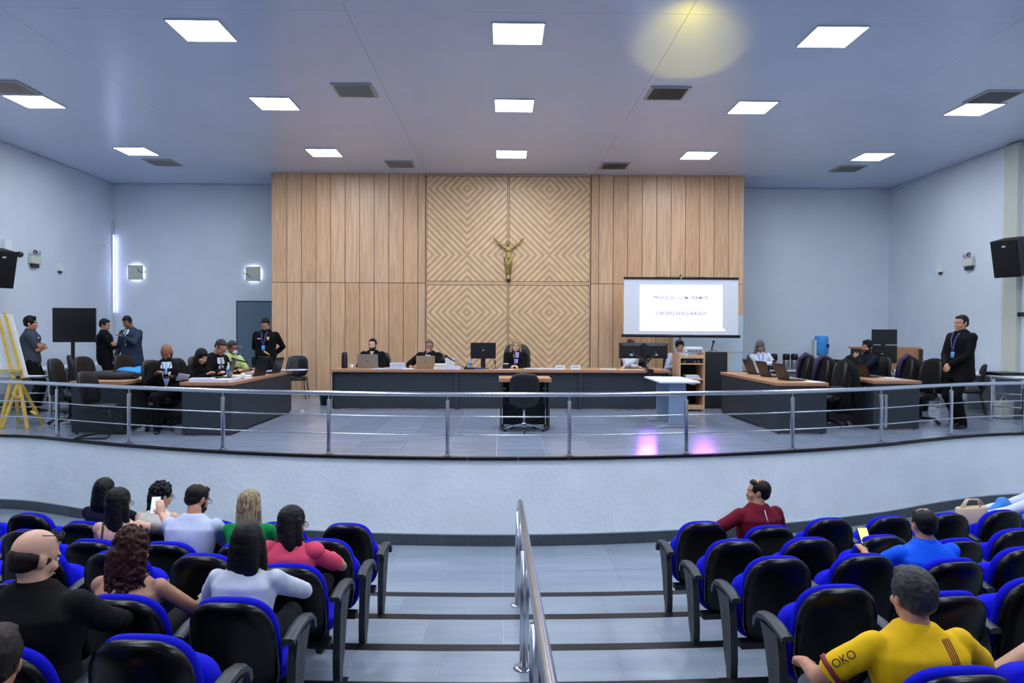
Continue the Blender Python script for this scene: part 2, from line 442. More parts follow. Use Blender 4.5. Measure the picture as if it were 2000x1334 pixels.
def outlet(x, y, z, ax, label, w=.09, h=.13, box=False):
    t = thing('wall_outlet', label, 'outlet', (x, y, z), {'y': 0, 'l': PI/2, 'r': -PI/2}[ax])
    MB().box(-w/2, w/2, -.012 if not box else -.07, -.001, -h/2, h/2, bev=.003).build('cover', M_white, t)
    if not box: MB().box(-.018, .018, -.017, -.0125, -.025, .025).build('switch_insert', M_offwhite, t)
    else: MB().box(-.03, .03, -.05, -.012, -h/2-.05, -h/2-.001).build('lower_socket', M_grey, t)
outlet(-7.31, YB, 2.96, 'y', 'white blank outlet plate on back wall between the two cover plates')
outlet(7.58, YB, 2.88, 'y', 'white outlet plate high on back wall right of the screen')
outlet(XL, 15.36, 2.8, 'l', 'small white sensor box on the left wall right of the emergency lamp', .14, .16, True)
outlet(XR, 15.38, 2.87, 'r', 'small white sensor box on the right wall left of the emergency lamp', .14, .16, True)
outlet(XR, 13.5, 3.08, 'r', 'small grey outlet on right wall above the loudspeaker', .09, .12)
outlet(XL, 17.1, 3.45, 'l', 'tiny white bracket high on the left wall near the room corner', .04, .13)
outlet(XL, 13.72, 3.06, 'l', 'grey junction box at the left picture edge above the small camera', .2, .22, True)
def emergency(x, y, z, rz, label):
    t = thing('emergency_light', label, 'emergency light', (x, y, z), rz)
    MB().box(-.15, .15, -.09, -.001, -.09, .07, bev=.02).build('housing', M_offwhite, t)
    MB().box(-.11, .11, -.06, -.02, -.16, -.0905).build('bracket', M_grey, t)
    for s in (-1, 1):
        p = MB(); p.lathe([(.0, -.03), (.03, -.028), (.055, .01), (.05, .012), (.0, 0)], n=14)
        p.xform(Matrix.Translation((s*.08, -.09, .14)) @ Matrix.Rotation(R(80), 4, 'X') @ Matrix.Rotation(R(s*20), 4, 'Y')); p.cyl((s*.08, -.06, .068), (s*.08, -.07, .14), .012, n=8)
        p.build('lamp_head', M_chrome, t, True)
emergency(XL, 14.52, 2.88, PI/2, 'white twin-lamp emergency light on the left wall')
emergency(XR, 14.42, 2.92, -PI/2, 'white twin-lamp emergency light on the right wall')
# corner conduit; a glowing strip is added to imitate its reflection
struct('trim_6', MB().box(XL+.001, XL+.035, YB-.08, YB-.03, .1, 4.1), M_white_paint)
tag(MB().box(XL+.036, XL+.044, YB-.075, YB-.04, 1.9, 3.75).build('corner_reflection_strip', mat('violet_white_glow', (205, 205, 255), .5, emit=9)), 'thin glowing violet-white strip imitating a reflection down the back left corner', 'imitated reflection')
# loudspeakers and camera
def loudspeaker(loc, rz, tilt, label, w=.44, h=.66, dpt=.36):
    t = thing('loudspeaker', label, 'speaker', loc, rz)
    m = Matrix.Rotation(R(tilt), 4, 'X')
    MB().prism([(-w/2, -dpt), (w/2, -dpt), (w*.36, 0), (-w*.36, 0)], -h/2, h/2, m).build('cabinet', M_blackm, t)
    MB().box(-w/2+.02, w/2-.02, -dpt-.012, -dpt-.001, -h/2+.02, h/2-.02, m).build('grille', M_black, t)
    MB().box(-.03, .03, -dpt-.016, -dpt-.0125, h/2-.12, h/2-.09, m).build('badge', M_offwhite, t)
    MB().tube([m @ Vector((0, -.05, -h*.2)), (0, .12, -.1), (0, .2, -.1)], .02).build('bracket', M_black, t)
loudspeaker((9.22, 12.75, 2.88), R(-62), 14, 'black loudspeaker tilted down from the right wall at picture edge')
loudspeaker((-9.12, 12.95, 2.62), R(62), 14, 'black loudspeaker tilted down from the left wall at picture edge')
t = thing('security_camera', 'small dark camera on the left wall beneath grey junction box', 'camera', (XL, 13.95, 2.92), PI/2)
MB().lathe([(.02, .05), (.055, .04), (.065, 0), (.05, -.04), (.0, -.06)], (0, -.12, 0)).build('dome', M_black, t, True)
MB().tube([(0, -.001, .02), (0, -.12, .05)], .015).build('bracket', M_grey, t)
t = thing('security_camera', 'small black box camera on the right wall at picture edge', 'camera', (XR, 12.82, 1.82), -PI/2)
MB().box(-.05, .05, -.16, -.03, -.04, .04, bev=.006).build('housing', M_black, t); MB().cyl((0, -.03, 0), (0, -.001, 0), .018).build('bracket', M_grey, t)

# ---------------------------------------------------------------- crucifix figure
t = thing('crucifix_figure', 'aged brass crucified figure with raised arms mounted on the chevron wood wall', 'sculpture', (.145, WY-.07, 2.62))
b = MB()
def el(c, r): b.ell(c, r, 12, 8)
b.tube([(0, 0, .34), (0, -.005, .42), (.0, -.012, .50), (0, -.01, .58), (0, .0, .66), (0, .0, .70)], [.062, .062, .052, .068, .07, .03], 14)
b.tube([(0, 0, .68), (-.012, -.02, .74)], [.026, .022]); el((-.018, -.03, .775), (.034, .038, .046)); el((-.02, -.06, .755), (.012, .014, .014))
for s in (-1, 1):
    b.tube([(s*.055, 0, .665), (s*.11, -.005, .70), (s*.18, -.005, .755), (s*.25, -.005, .84), (s*.285, 0, .885)], [.034, .03, .023, .02, .012])
    el((s*.295, -.005, .9), (.018, .012, .025))
    for q in range(4): b.tube([(s*(.285+q*.009), -.01, .915), (s*(.29+q*.012), -.025, .935)], [.006, .004], 6)
    b.tube([(s*.038, -.005, .38), (s*.034, -.055, .25), (s*.03, -.05, .22), (s*.026, -.02, .13), (s*.016, -.0, .06)], [.046, .036, .03, .026, .016])
    b.tube([(s*.016, 0, .07), (s*.014, -.03, .015)], [.017, .013])
def zmap(mb):
    K = [(-.1, -.1), (0, 0), (.06, .08), (.25, .35), (.38, .53), (.70, .745), (.775, .835), (.95, .95)]
    for v in mb.bm.verts:
        for (a0, b0), (a1, b1) in zip(K, K[1:]):
            if a0 <= v.co.z <= a1: v.co.z = b0+(b1-b0)*(v.co.z-a0)/(a1-a0); break
        v.co.x *= 1.08
zmap(b)
bo = b.build('body', M_bronze, t, True)
md = bo.modifiers.new('r', 'REMESH'); md.mode = 'VOXEL'; md.voxel_size = .006; md.use_smooth_shade = True
c = MB(); c.lathe([(.07, .40), (.074, .37), (.07, .34), (.066, .30), (.03, .29)], n=16); c.ell((-.07, -.02, .37), (.025, .03, .035), 10, 8); c.tube([(-.07, -.02, .37), (-.085, -.02, .31)], [.02, .01])
zmap(c); c.build('loincloth', M_bronze, t, True)
MB().ring((-.018, -.02, .862), .038, .012, .006).build('crown', mat('dark_brass', (60, 52, 30), .5, metal=.7), t)
MB().box(-.045, .045, .0, .05, -.03, .08, bev=.004).build('foot_block', mat('dark_brass', (60, 52, 30)), t)
MB().box(-.02, .02, .01, .065, .09, .6).build('mounting_bar', mat('dark_brass', (60, 52, 30)), t)

# ---------------------------------------------------------------- whiteboard and projection screen
t = thing('whiteboard', 'large whiteboard leaning on the wood wall behind the projection screen', 'whiteboard', (0, WY-.045, 0))
MB().box(3.9, 5.44, -.02, .02, .58, 1.86, bev=.003).build('board', mat('whiteboard_face', (196, 214, 226), .25), t)
MB().box(3.9, 5.44, -.024, -.0205, 1.02, 1.03).build('seam', M_alu, t)
MB().box(3.86, 3.9, -.025, .02, .56, 1.6).build('side_trim', M_white_paint, t)
for xx_ in (4.0, 5.35): MB().box(xx_-.02, xx_+.02, -.01, .02, .002, .58).build('leg', M_alu, t)
t = thing('projection_screen', 'pull-up projection screen on a black tripod in front of wood wall', 'projector screen', (3.74, 14.95, 0))
MB().box(-1.195, 1.205, -.01, -.006, 1.42, 2.57).build('fabric', M_screen, t)
MB().box(-1.2, 1.21, -.02, .01, 2.572, 2.62).build('top_bar', M_black, t)
MB().cyl((-1.24, 0, 1.40), (1.25, 0, 1.385), .032, n=12).build('case', M_black, t, True)
pi_ = MB().box(-.86, .875, -.0125, -.0105, 1.5, 2.46).build('projected_slide', M_proj, t)
MB().box(.8752, .93, -.0125, -.0105, 1.5, 1.545).build('slide_taskbar', M_proj, t)
for s, z, y in (('PROCESSO COM TRAMITE', 2.19, .07), ('SORTEIO DOS JURADOS', 1.86, .07)):
    o = link('slide_text', text_mesh(s, .098, bold=.03), M_projf, pi_); o.rotation_euler = (PI/2, 0, 0); o.location = (.0, -.0145, z)
MB().tube([(0, .03, .55), (0, .03, 2.68)], .017).build('pole', M_black, t)
MB().tube([(0, -.02, 2.57), (0, -.01, 2.64), (0, .03, 2.66)], .008).build('hook', M_steel, t)
MB().tube([(-.55, 0, 2.622), (0, .0, 2.645), (.55, 0, 2.622)], .003, 5).build('hanging_cord', M_black, t)
for a in (90, 190, 350): MB().tube([(0, .03, .6), (.62*math.cos(R(a)), .03+.62*math.sin(R(a)), .02)], .012).build('leg', M_black, t)

# ---------------------------------------------------------------- stage railing
def path_pts(x0, x1, z, off=.0, step=.2): return [(q, edge_y(q)+.09+off, z) for q in strip_xs(x0, x1, step)]
t = thing('stage_railing', 'curved stainless steel railing with round handrail along stage edge', 'railing', (0, 0, 0))
MB().tube(path_pts(XL+.02, XR-.02, .735), .027, 12).build('handrail', M_steel, t, True)
for z in (.25, .47): MB().tube(path_pts(XL+.02, XR-.02, z), .0085, 8).build('rail_bar', M_steel, t, True)
def post(x, y, par, h=.66):
    o = MB().box(x-.021, x+.021, y-.021, y+.021, .008, h, bev=.006).build('post', M_steel, par, True, True)
    MB().cyl((x, y, h), (x, y, .715), .009, n=8).build('stem', M_steel, o); MB().cyl((x, y, .0025), (x, y, .012), .05, n=18).build('base_flange', M_steel, o)
for x in (-8.9, -7.5, -6.14, -4.86, -3.46, -2.08, -.64, .81, 2.26, 3.7, 5.11, 6.49, 7.85, 9.1): post(x, edge_y(x)+.09, t)
o = MB().box(5.17, 5.21, edge_y(5.2)+.07, edge_y(5.2)+.11, .2, .65, bev=.006).build('gate_post', M_steel, t)
for sx, xa in ((-1, -7.18), (1, 8.25)):
    tt = thing('stair_railing', f'short steel railing running back from the {"left" if sx < 0 else "right"} end of stage edge', 'railing', (0, 0, 0))
    ya = 11.5 if sx < 0 else 11.95; xb = xa+sx*(1.5 if sx < 0 else 1.05); yb2 = ya-(.05 if sx < 0 else .95)
    for z, r in ((.735, .022), (.47, .0085), (.25, .0085)):
        MB().tube([(xa, ya, z), (xb, yb2 if z < .7 else yb2, z)], r, 10).build('handrail' if z > .7 else 'rail_bar', M_steel, tt, True)
    post(xa, ya, tt); post(xb, yb2, tt)

# ---------------------------------------------------------------- central aisle railing
t = thing('aisle_railing', 'stainless steel handrail running up the middle of the audience aisle', 'railing', (0, 0, 0))
def rz_(y): return -.04+(6.4-y)*.0905
MB().tube([(.17, 6.4, rz_(6.4)-.0), (.17, 6.1, rz_(6.1)), (.165, 4.5, rz_(4.5)), (.165, 2.4, rz_(2.4)), (.165, .8, rz_(.8)), (.165, .5, rz_(.5))], .026, 16).build('handrail', M_steel, t, True)
MB().tube([(.17, 6.4, rz_(6.4)), (.17, 6.45, rz_(6.4)-.05), (.168, 6.45, rz_(6.4)-.3)], .026, 16).build('handrail_end', M_steel, t, True)
def floor_z(y, x=0):
    z = ZH
    for k in range(len(YK)):
        if y < YK[k]+CUR*x*x: z = ZH+.1*(k+1)
    return z
for y in (6.33, 4.72, 3.2, 1.9):
    z = floor_z(y)
    o = MB().cyl((.155, y, z+.012), (.16, y, rz_(y)-.07), .03, n=16).build('post', M_steel, t, True)
    MB().cyl((.16, y, rz_(y)-.07), (.163, y, rz_(y)-.02), .01, n=8).build('stem', M_steel, o)
    MB().lathe([(.07, 0.0025), (.07, .008), (.045, .016), (.035, .017)], (.155, y, z), 18).build('base_flange', M_chrome, o, True)
# ---------------------------------------------------------------- desks
def desk(name, label, x0, x1, y0, y1, z=.75, open_side=None, th=.045, front='side'):
    """laminate desk: worktop overhangs slab sides; open_side = side without modesty panel"""
    t = thing(name, label, 'desk', ((x0+x1)/2, (y0+y1)/2, 0)); a = (x1-x0)/2; b = (y1-y0)/2
    MB().box(-a, a, -b, b, z-.004, z, bev=.0015).build('worktop', M_top, t)
    MB().box(-a-.001, a+.001, -b-.001, b+.001, z-th, z-.0045, bev=.002).build('edge_band', M_edge, t)
    p = .025
    def pan(nm, *q): return MB().box(*q, bev=.002).build(nm, M_slate, t)
    if open_side != 'front': pan('front_panel', -a+.02, a-.02, -b+.02, -b+.045, .02, z-th-.002)
    else: pan('modesty_panel', -a+.06, a-.06, b-.09, b-.07, .03, z-th-.002)
    if open_side != 'left': pan('side_panel', -a+.02, -a+.045, -b+.046, b-.02, .03, z-th-.002)
    if open_side != 'right': pan('side_panel', a-.045, a-.02, -b+.046, b-.02, .03, z-th-.002)
    if open_side != 'front': pan('end_panel', -a+.046, a-.046, b-.045, b-.02, .03, z-th-.002)
    for sx in (-1, 1):
        for sy in (-1, 1): MB().cyl((sx*(a-.06), sy*(b-.08 if open_side != 'front' else b-.08), 0.001), (sx*(a-.06), sy*(b-.08), .03), .018, n=10).build('foot', M_black, t)
    return t
desk('side_desk', 'dark grey side desk with oak top where the robed lawyers sit', -4.52, -3.79, 10.12, 13.05, open_side='left')
desk('side_desk', 'dark grey side desk with oak top holding the black bag at far left', -6.14, -5.37, 10.25, 12.9, open_side='left')
desk('side_desk', 'dark grey side desk with oak top carrying three laptops right of the lectern', 4.0, 4.76, 10.35, 13.05, open_side='right')
desk('side_desk', 'dark grey side desk with oak top nearest the guard on the right', 5.67, 6.42, 10.85, 13.2, open_side='right')
# long bench
t = thing('judges_bench', 'long dark grey bench with oak top across the centre of the stage', 'desk', (0, 13.98, 0))
bx = [-3.22, -.86, 1.5, 3.2]
for i in range(3):
    MB().box(bx[i]+.002, bx[i+1]-.002, -.45, .45, .746, .75).build('worktop', M_top, t)
    MB().box(bx[i]+.001, bx[i+1]-.001, -.452, .452, .70, .7455, bev=.002).build('edge_band', M_edge, t)
    MB().box(bx[i]+.0405, bx[i+1]-.0405, -.36, -.335, .008, .698).build('front_panel', M_slate, t)
for i, x in enumerate(bx):
    MB().box(x-(.04 if i else -.02), x+(.04 if i < 3 else -.02), -.40 if 0 < i < 3 else -.42, .40, .012, .698, bev=.002).build('upright_panel', M_slate, t)
    MB().box(x-(.03 if i else -.025), x+(.03 if i < 3 else -.025), -.33, .36, .001, .0115).build('foot', M_kick, t)
# small witness desk
t = desk('witness_desk', 'small oak-topped desk facing the bench with swivel chair pushed in', -.04, .74, 10.62, 11.25, z=.785, open_side='front', th=.055)

# ---------------------------------------------------------------- chairs
def slab(pts_fn, nu, nv, th):
    """curved cushion from a parametric surface; thickness th along -normal"""
    pass
def sq(a, n=2.6):   # superellipse
    c, s = math.cos(a), math.sin(a)
    return math.copysign(abs(c)**(2/n), c), math.copysign(abs(s)**(2/n), s)
def pad(mb, w, h, th, curve=0, n=3.2, taper=0, seg=28, mtx=None, edge=.35):
    """rounded cushion in XZ plane centred at origin, thickness along Y; curve bows it"""
    rings = []
    prof = [(.0, -1), (.6, -1), (.9, -.92), (.985, -.6), (1, -.0), (.985, .6), (.9, .92), (.6, 1), (.0, 1)]
    for s, yy in prof:
        rg = []
        for k in range(seg):
            cx, cz = sq(2*PI*k/seg, n)
            s2 = max(s, .02); x = cx*w/2*s2*(1+taper*cz*s2); z = cz*h/2*s2
            y = yy*th/2 + curve*((x/(w/2))**2)
            v = Vector((x, y, z)); rg.append(mtx @ v if mtx is not None else v)
        rings.append(rg)
    mb.loft(rings); return mb
def star_base(t, m, r=.3):
    c = MB().cyl((0, 0, .075), (0, 0, .13), .035, n=14).build('hub', m, t, True)
    me = None; cm = None
    for k in range(5):
        a = 2*PI*k/5 - PI/2
        if me is None:
            mb = MB(); mb.loft([[Vector((xx_, sy*wd, zz)) for sy, zz in ((-1, z0), (1, z0), (1, z1), (-1, z1))] for xx_, wd, z0, z1 in ((.025, .022, .075, .115), (.15, .02, .075, .105), (.25, .016, .058, .082), (r, .013, .04, .062))])
            o = mb.build('base_leg', m, t, False); me = o.data
            cc = MB(); cc.lathe([(.001, -.012), (.027, -.012), (.028, 0), (.027, .012), (.001, .012)], n=14).xform(Matrix.Translation((r, 0, .029)) @ Matrix.Rotation(PI/2, 4, 'X')); q = cc.build('castor', M_black, o, True); cm = q.data
        else:
            o = link('base_leg', me, None, t); q = link('castor', cm, None, o)
        o.rotation_euler = (0, 0, a)
def office_chair(label, loc, rz, m=None, base=None, hb=.5, zb=.72, arms=True, wb=.45):
    m = m or M_leather; base = base or M_black
    t = thing('office_chair', label, 'chair', loc, rz)
    pad(MB(), wb, hb, .07, .045, mtx=Matrix.Translation((0, -.22, zb)) @ Matrix.Rotation(R(7), 4, 'X')).build('backrest', m, t, True)
    pad(MB(), .47, .46, .085, 0, mtx=Matrix.Translation((0, .02, .45)) @ Matrix.Rotation(R(90), 4, 'X')).build('seat', m, t, True)
    MB().tube([(0, -.262, zb-.02), (0, -.27, .5), (0, -.2, .40), (0, 0, .39)], [.025, .025, .03, .03], 8).build('back_bracket', M_black, t, True)
    MB().cyl((0, 0, .131), (0, 0, .40), .022, n=12).build('gas_lift', base, t, True)
    star_base(t, base)
    if arms:
        for s in (-1, 1):
            o = MB().tube([(s*.2, .02, .40), (s*.29, .02, .41), (s*.3, .02, .5), (s*.3, .0, .62)], [.014, .014, .014, .018], 8).build('arm_support', M_black, t, True)
            MB().box(s*.3-.035, s*.3+.035, -.12, .15, .62, .65, bev=.01).build('arm_pad', M_black, t, True)
    return t
def visitor_chair(label, loc, rz, m=None):
    t = thing('visitor_chair', label, 'chair', loc, rz); m = m or M_leather
    pad(MB(), .44, .46, .05, .05, mtx=Matrix.Translation((0, -.2, .70)) @ Matrix.Rotation(R(9), 4, 'X')).build('backrest', m, t, True)
    pad(MB(), .46, .44, .07, 0, mtx=Matrix.Translation((0, .02, .44)) @ Matrix.Rotation(R(90), 4, 'X')).build('seat', m, t, True)
    for s in (-1, 1):
        MB().tube([(s*.18, .16, .42), (s*.23, .22, .012)], .011, 8).build('leg', M_black, t, True)
        MB().tube([(s*.18, -.16, .42), (s*.23, -.24, .012)], .011, 8).build('leg', M_black, t, True)
        MB().tube([(s*.15, -.14, .42), (s*.15, -.22, .5), (s*.15, -.24, .62)], .01, 8).build('back_support', M_black, t, True)
    return t
swivel_chrome = office_chair('black swivel chair with polished five-star base at the small witness desk', (.335, 10.66, 0), 0, m=M_vinyl, base=M_chrome, hb=.52, zb=.62, arms=True)
visitor_chair('empty black leather chair against the wood wall by the door', (-4.42, 15.5, 0), PI+.1)
# chairs at the left desks
proto = office_chair('black swivel chair behind the far left desk, nearest the television', (-6.72, 11.25, 0), R(-80), hb=.56, zb=.76, wb=.5)
copy_tree(proto, (-6.75, 12.0, 0), R(-95), 'black swivel chair in the middle behind the far left desk')
copy_tree(proto, (-6.5, 12.75, 0), R(-100), 'black swivel chair beside the two talking men')
copy_tree(proto, (-7.35, 12.75, 0), R(-60), 'black swivel chair standing back against television stand')
copy_tree(proto, (-5.02, 10.75, 0), R(-100), 'black swivel chair under the bald bearded man')
copy_tree(proto, (-5.45, 13.6, 0), R(-150), 'empty black high-backed chair behind the bald man, close to the back wall')
copy_tree(proto, (-4.98, 11.5, 0), R(-95), 'black swivel chair under the black-haired woman in black')
copy_tree(proto, (-4.98, 12.2, 0), R(-90), 'black swivel chair under the robed man with glasses')
copy_tree(proto, (-4.95, 12.95, 0), R(-90), 'black swivel chair under the masked man in yellow-green')
# cantilever chair in front of far left desk
t = thing('cantilever_chair', 'black cantilever chair with tube frame standing side-on in front of far left desk', 'chair', (-5.55, 10.0, 0), R(-92))
pad(MB(), .44, .5, .06, .05, mtx=Matrix.Translation((0, -.21, .66)) @ Matrix.Rotation(R(10), 4, 'X')).build('backrest', M_vinyl, t, True)
pad(MB(), .46, .46, .07, 0, mtx=Matrix.Translation((0, .03, .43)) @ Matrix.Rotation(R(90), 4, 'X')).build('seat', M_vinyl, t, True)
MB().tube([(-.2, -.2, .46), (-.21, .1, .40), (-.22, .24, .38), (-.23, .27, .3), (-.23, .25, .04), (-.23, .2, .013), (-.23, -.22, .013), (.23, -.22, .013), (.23, .2, .013), (.23, .25, .04), (.23, .27, .3), (.22, .24, .38), (.21, .1, .40), (.2, -.2, .46)], .0115, 8).build('tube_frame', M_black, t, True)
# centre chairs
copy_tree(proto, (-2.55, 14.72, 0), PI, 'black leather chair behind the bearded man at left end of the bench')
copy_tree(proto, (-1.42, 14.72, 0), PI, 'black leather chair behind the grey-haired man at the bench')
def exec_chair(label, loc, rz, h=.8):
    t = office_chair(label, loc, rz, hb=h, zb=.5+h/2, wb=.56)
    for ch in t.children:
        pass
    return t
exec_chair('tall dark high-backed chair behind the fair-haired woman', (.32, 14.78, 0), PI, .72)
ex = exec_chair('large padded black executive chair behind the twin monitors', (2.78, 14.85, 0), PI, .72)
for i in range(3): pad(MB(), .42, .17, .06, .04, mtx=Matrix.Translation((0, -.165+.02*i-.01, .66+i*.2)) @ Matrix.Rotation(R(7), 4, 'X')).build('back_cushion', M_leather, ex, True)
copy_tree(proto, (3.56, 14.5, 0), PI, 'black chair under the dark-haired person behind the shelf cabinet')
# right side chairs
rchairs = [((5.32, 13.0), 84, 'with a robe and purple hood, farthest behind the three-laptop desk', 1), ((5.25, 12.1), 95, 'with a purple-lined robe, middle of the row behind three-laptop desk', 1),
           ((5.18, 11.3), 86, 'with a long black robe reaching the floor, nearest the railing', 1), ((6.55, 13.75), 95, 'with black cover left of the bearded man', 1),
           ((6.85, 13.15), 100, 'under the bearded man in navy', 0), ((6.85, 12.4), 90, 'with a dark purple-lined robe behind the right desk', 1), ((6.88, 11.65), 100, 'with an open black robe beside the guard', 1)]
def robe(x, y, rz, label, ph, long=False, lining=False):
    t = thing('robe', label, 'robe', (x, y, 0), rz, 'robes hanging over chair backs')
    zb = .22 if long else .5
    rings = []
    NS = 40
    for i, z in enumerate([zb, .6, .72, .84, .93, .99, 1.03, 1.055, 1.065]):
        f = [1.16, 1.12, 1.06, 1.0, .93, .82, .66, .42, .1][i]
        rg = []
        for k in range(NS):
            a = 2*PI*k/NS; cx, cy = sq(a, 2.4)
            wv = 1+.09*math.sin(a*7+ph)*max(0, (1.05-z))*1.6+.05*math.sin(a*13+ph*3)*(1.02-z)
            rg.append(Vector((cx*.265*f*wv, -.23-(z-.7)*.12+cy*.1*f*wv, z)))
        rings.append(rg)
    MB().loft(rings).build('cloth', mat('robe_black', (9, 9, 13), .85, bump=.1, bscale=30, spec=.25), t, True)
    for s in (-1, 1):
        MB().tube([(s*.2, -.27, 1.0), (s*.27, -.31, .88), (s*.27+.01*math.sin(ph), -.33, .68), (s*.25, -.34, zb+.1)], [.045, .06, .06, .05], 10).build('sleeve', mat('robe_black', (17, 18, 24)), t, True)
    if lining:
        MB().tube([(.02, -.36, .9), (.0, -.31, 1.03), (.0, -.22, 1.07), (.01, -.13, 1.0), (.05, -.11, .8), (.03, -.10, .62)], [.04, .05, .055, .05, .04, .03], 12).build('purple_lining', mat('purple_satin', (34, 14, 62), .5), t, True)
for i, (p, a, lb, rb) in enumerate(rchairs):
    copy_tree(proto, (p[0], p[1], 0), R(a), 'black swivel chair '+lb)
    if rb: robe(p[0], p[1], R(a), 'black robe '+['with purple hood over the chair nearest the thermos flasks', 'with bright purple lining over the middle chair', 'hanging to the floor over the chair nearest the railing', 'rounded over the chair left of the bearded man', '', 'over the chair right of the desktop monitor', 'spread over the chair beside the guard'][i], i*1.7, i == 2, i in (0, 1, 5))
visitor_chair('black office chair at the far right picture edge beyond the guard', (8.42, 12.75, 0), R(60), M_blackm)

# ---------------------------------------------------------------- long tables by side walls
def wall_table(label, x0, x1, y0, y1, z=.74):
    t = thing('long_table', label, 'table', ((x0+x1)/2, (y0+y1)/2, 0)); a = (x1-x0)/2; b = (y1-y0)/2
    MB().box(-a, a, -b, b, z-.03, z, bev=.004).build('table_top', M_white, t)
    for sy in (-1, -.33, .33, 1):
        MB().box(-a+.1, a-.1, sy*(b-.1)-.02, sy*(b-.1)+.02, .04, z-.031).build('leg_panel', mat('grey_metal_leg', (120, 128, 140), .4), t)
        MB().box(-a+.02, a-.02, sy*(b-.1)-.03, sy*(b-.1)+.03, .001, .04, bev=.008).build('foot', M_alu, t)
    return t
wall_table('white long table along the left wall behind the man in grey polo', -9.2, -8.55, 12.2, 16.6)
wall_table('white long table along the right wall behind the guard', 8.62, 9.25, 11.6, 14.2)
t = wall_table('white refreshment table under the water cooler by the back wall', 5.9, 8.05, 16.45, 17.05, .60)
# white square-ish table
t = thing('folding_table', 'white-topped table with two grey metal legs right of centre', 'table', (2.72, 11.5, 0))
MB().box(-.31, .31, -.62, .58, .70, .728, bev=.006).build('table_top', M_white, t)
for y in (-.45, .42):
    MB().box(-.13, .13, y-.03, y+.03, .05, .699, bev=.004).build('leg', mat('blue_grey_metal', (128, 146, 170), .4, metal=.2), t)
    f = MB(); f.loft([[Vector((x, y-.03, z0)), Vector((x, y+.03, z0)), Vector((x, y+.03, z1)), Vector((x, y-.03, z1))] for x, z0, z1 in ((-.29, .002, .018), (-.2, .018, .035), (0, .03, .052), (.2, .018, .035), (.29, .002, .018))])
    f.build('foot', M_alu, t)
MB().box(.2, .27, -.5, -.3, .67, .699).build('latch', M_offwhite, t)

# ---------------------------------------------------------------- shelf cabinet and lectern
t = thing('shelf_cabinet', 'open oak shelf cabinet on castors carrying the projector', 'cabinet', (3.56, 13.62, 0))
for x in (-.24, .215): MB().box(x, x+.025, -.28, .28, .03, 1.08, bev=.002).build('side_panel', M_wood, t)
for z in (.05, .3, .58, .87): MB().box(-.214, .214, -.275, .25, z, z+.025).build('shelf', M_wood2, t)
MB().box(-.214, .214, -.279, -.255, .03, .12).build('plinth', M_wood2, t)
MB().box(-.214, .214, .255, .278, .03, 1.02).build('back_panel', M_kick, t)
MB().box(-.214, .214, -.27, -.22, 1.0, 1.05).build('top_rail', M_wood, t)
MB().box(-.214, .214, -.27, .25, .985, .999).build('top_shelf', M_wood, t)
for x in (-.18, .18):
    for y in (-.2, .2): MB().cyl((x-.01, y, .016), (x+.01, y, .016), .015, n=12).build('castor', M_black, t)
MB().box(-.24, .1, .22, .25, 1.081, 1.10).build('back_rail', mat('purple_lit_edge', (120, 100, 140), .5), t)  # purple light along the cabinet top is put into the rail's colour
t = thing('video_projector', 'white video projector on top of the shelf cabinet', 'projector', (3.64, 13.6, 1.081))
MB().box(-.155, .155, -.13, .13, .004, .115, bev=.02).build('body', M_white, t, True, True)
MB().box(-.14, .14, -.135, -.131, .02, .07).build('rear_vent', mat('silver_vent', (150, 158, 175), .4), t)
for x in (-.1, -.04, .03, .1): MB().box(x-.012, x+.012, -.14, -.1355, .03, .05).build('port', M_black, t)
MB().cyl((-.08, .13, .06), (-.08, .16, .06), .035).build('lens', M_glass_dark, t)
for x in (-.12, .12): MB().cyl((x, 0, 0), (x, 0, .004), .015).build('foot', M_black, t)
t = thing('amplifier', 'black equipment box with silver knobs inside the shelf cabinet', 'amplifier', (3.57, 13.5, .896))
MB().box(-.19, .19, -.1, .15, .001, .07, bev=.004).build('case', M_black, t)
for x in (-.14, .05, .12): MB().cyl((x, -.1, .03), (x, -.118, .03), .016).build('knob', M_chrome, t)
for i in range(3):
    tag(MB().box(3.46, 3.74-.02*i, 13.4, 13.62, .606+i*.022, .626+i*.022, bev=.002).build('book', M_paper if i != 1 else M_paperb), ['pale book at bottom of the pile in the shelf cabinet', 'bluish book in the middle of the shelf cabinet pile', 'pale book on top of the shelf cabinet pile'][i], 'book', 'books in the shelf cabinet')
t = thing('router_box', 'small white box with cables on the cabinet top beside projector', 'box', (3.42, 13.5, 1.0))
MB().box(-.07, .05, -.09, .03, 0, .03, bev=.004).build('case', M_white, t); MB().tube([(0, -.09, .01), (.03, -.2, -.03), (.1, -.22, -.05), (.15, -.15, .0), (.17, -.1, .06)], .004, 6).build('cable', M_black, t, True)
t = thing('lectern', 'tall lectern with dark grey front panel and oak side edges', 'lectern', (4.12, 13.95, 0))
MB().box(-.215, .215, -.25, -.23, .01, 1.10).build('front_panel', mat('charcoal_panel', (30, 34, 40), .5), t)
for x in (-.24, .216): MB().box(x, x+.024, -.25, .2, .001, 1.10, bev=.002).build('side_panel', M_wood, t)
MB().box(-.215, .215, -.229, .2, 1.07, 1.09).build('top', M_wood2, t)
MB().box(-.215, .215, -.229, .2, .5, .52).build('shelf', M_wood2, t)

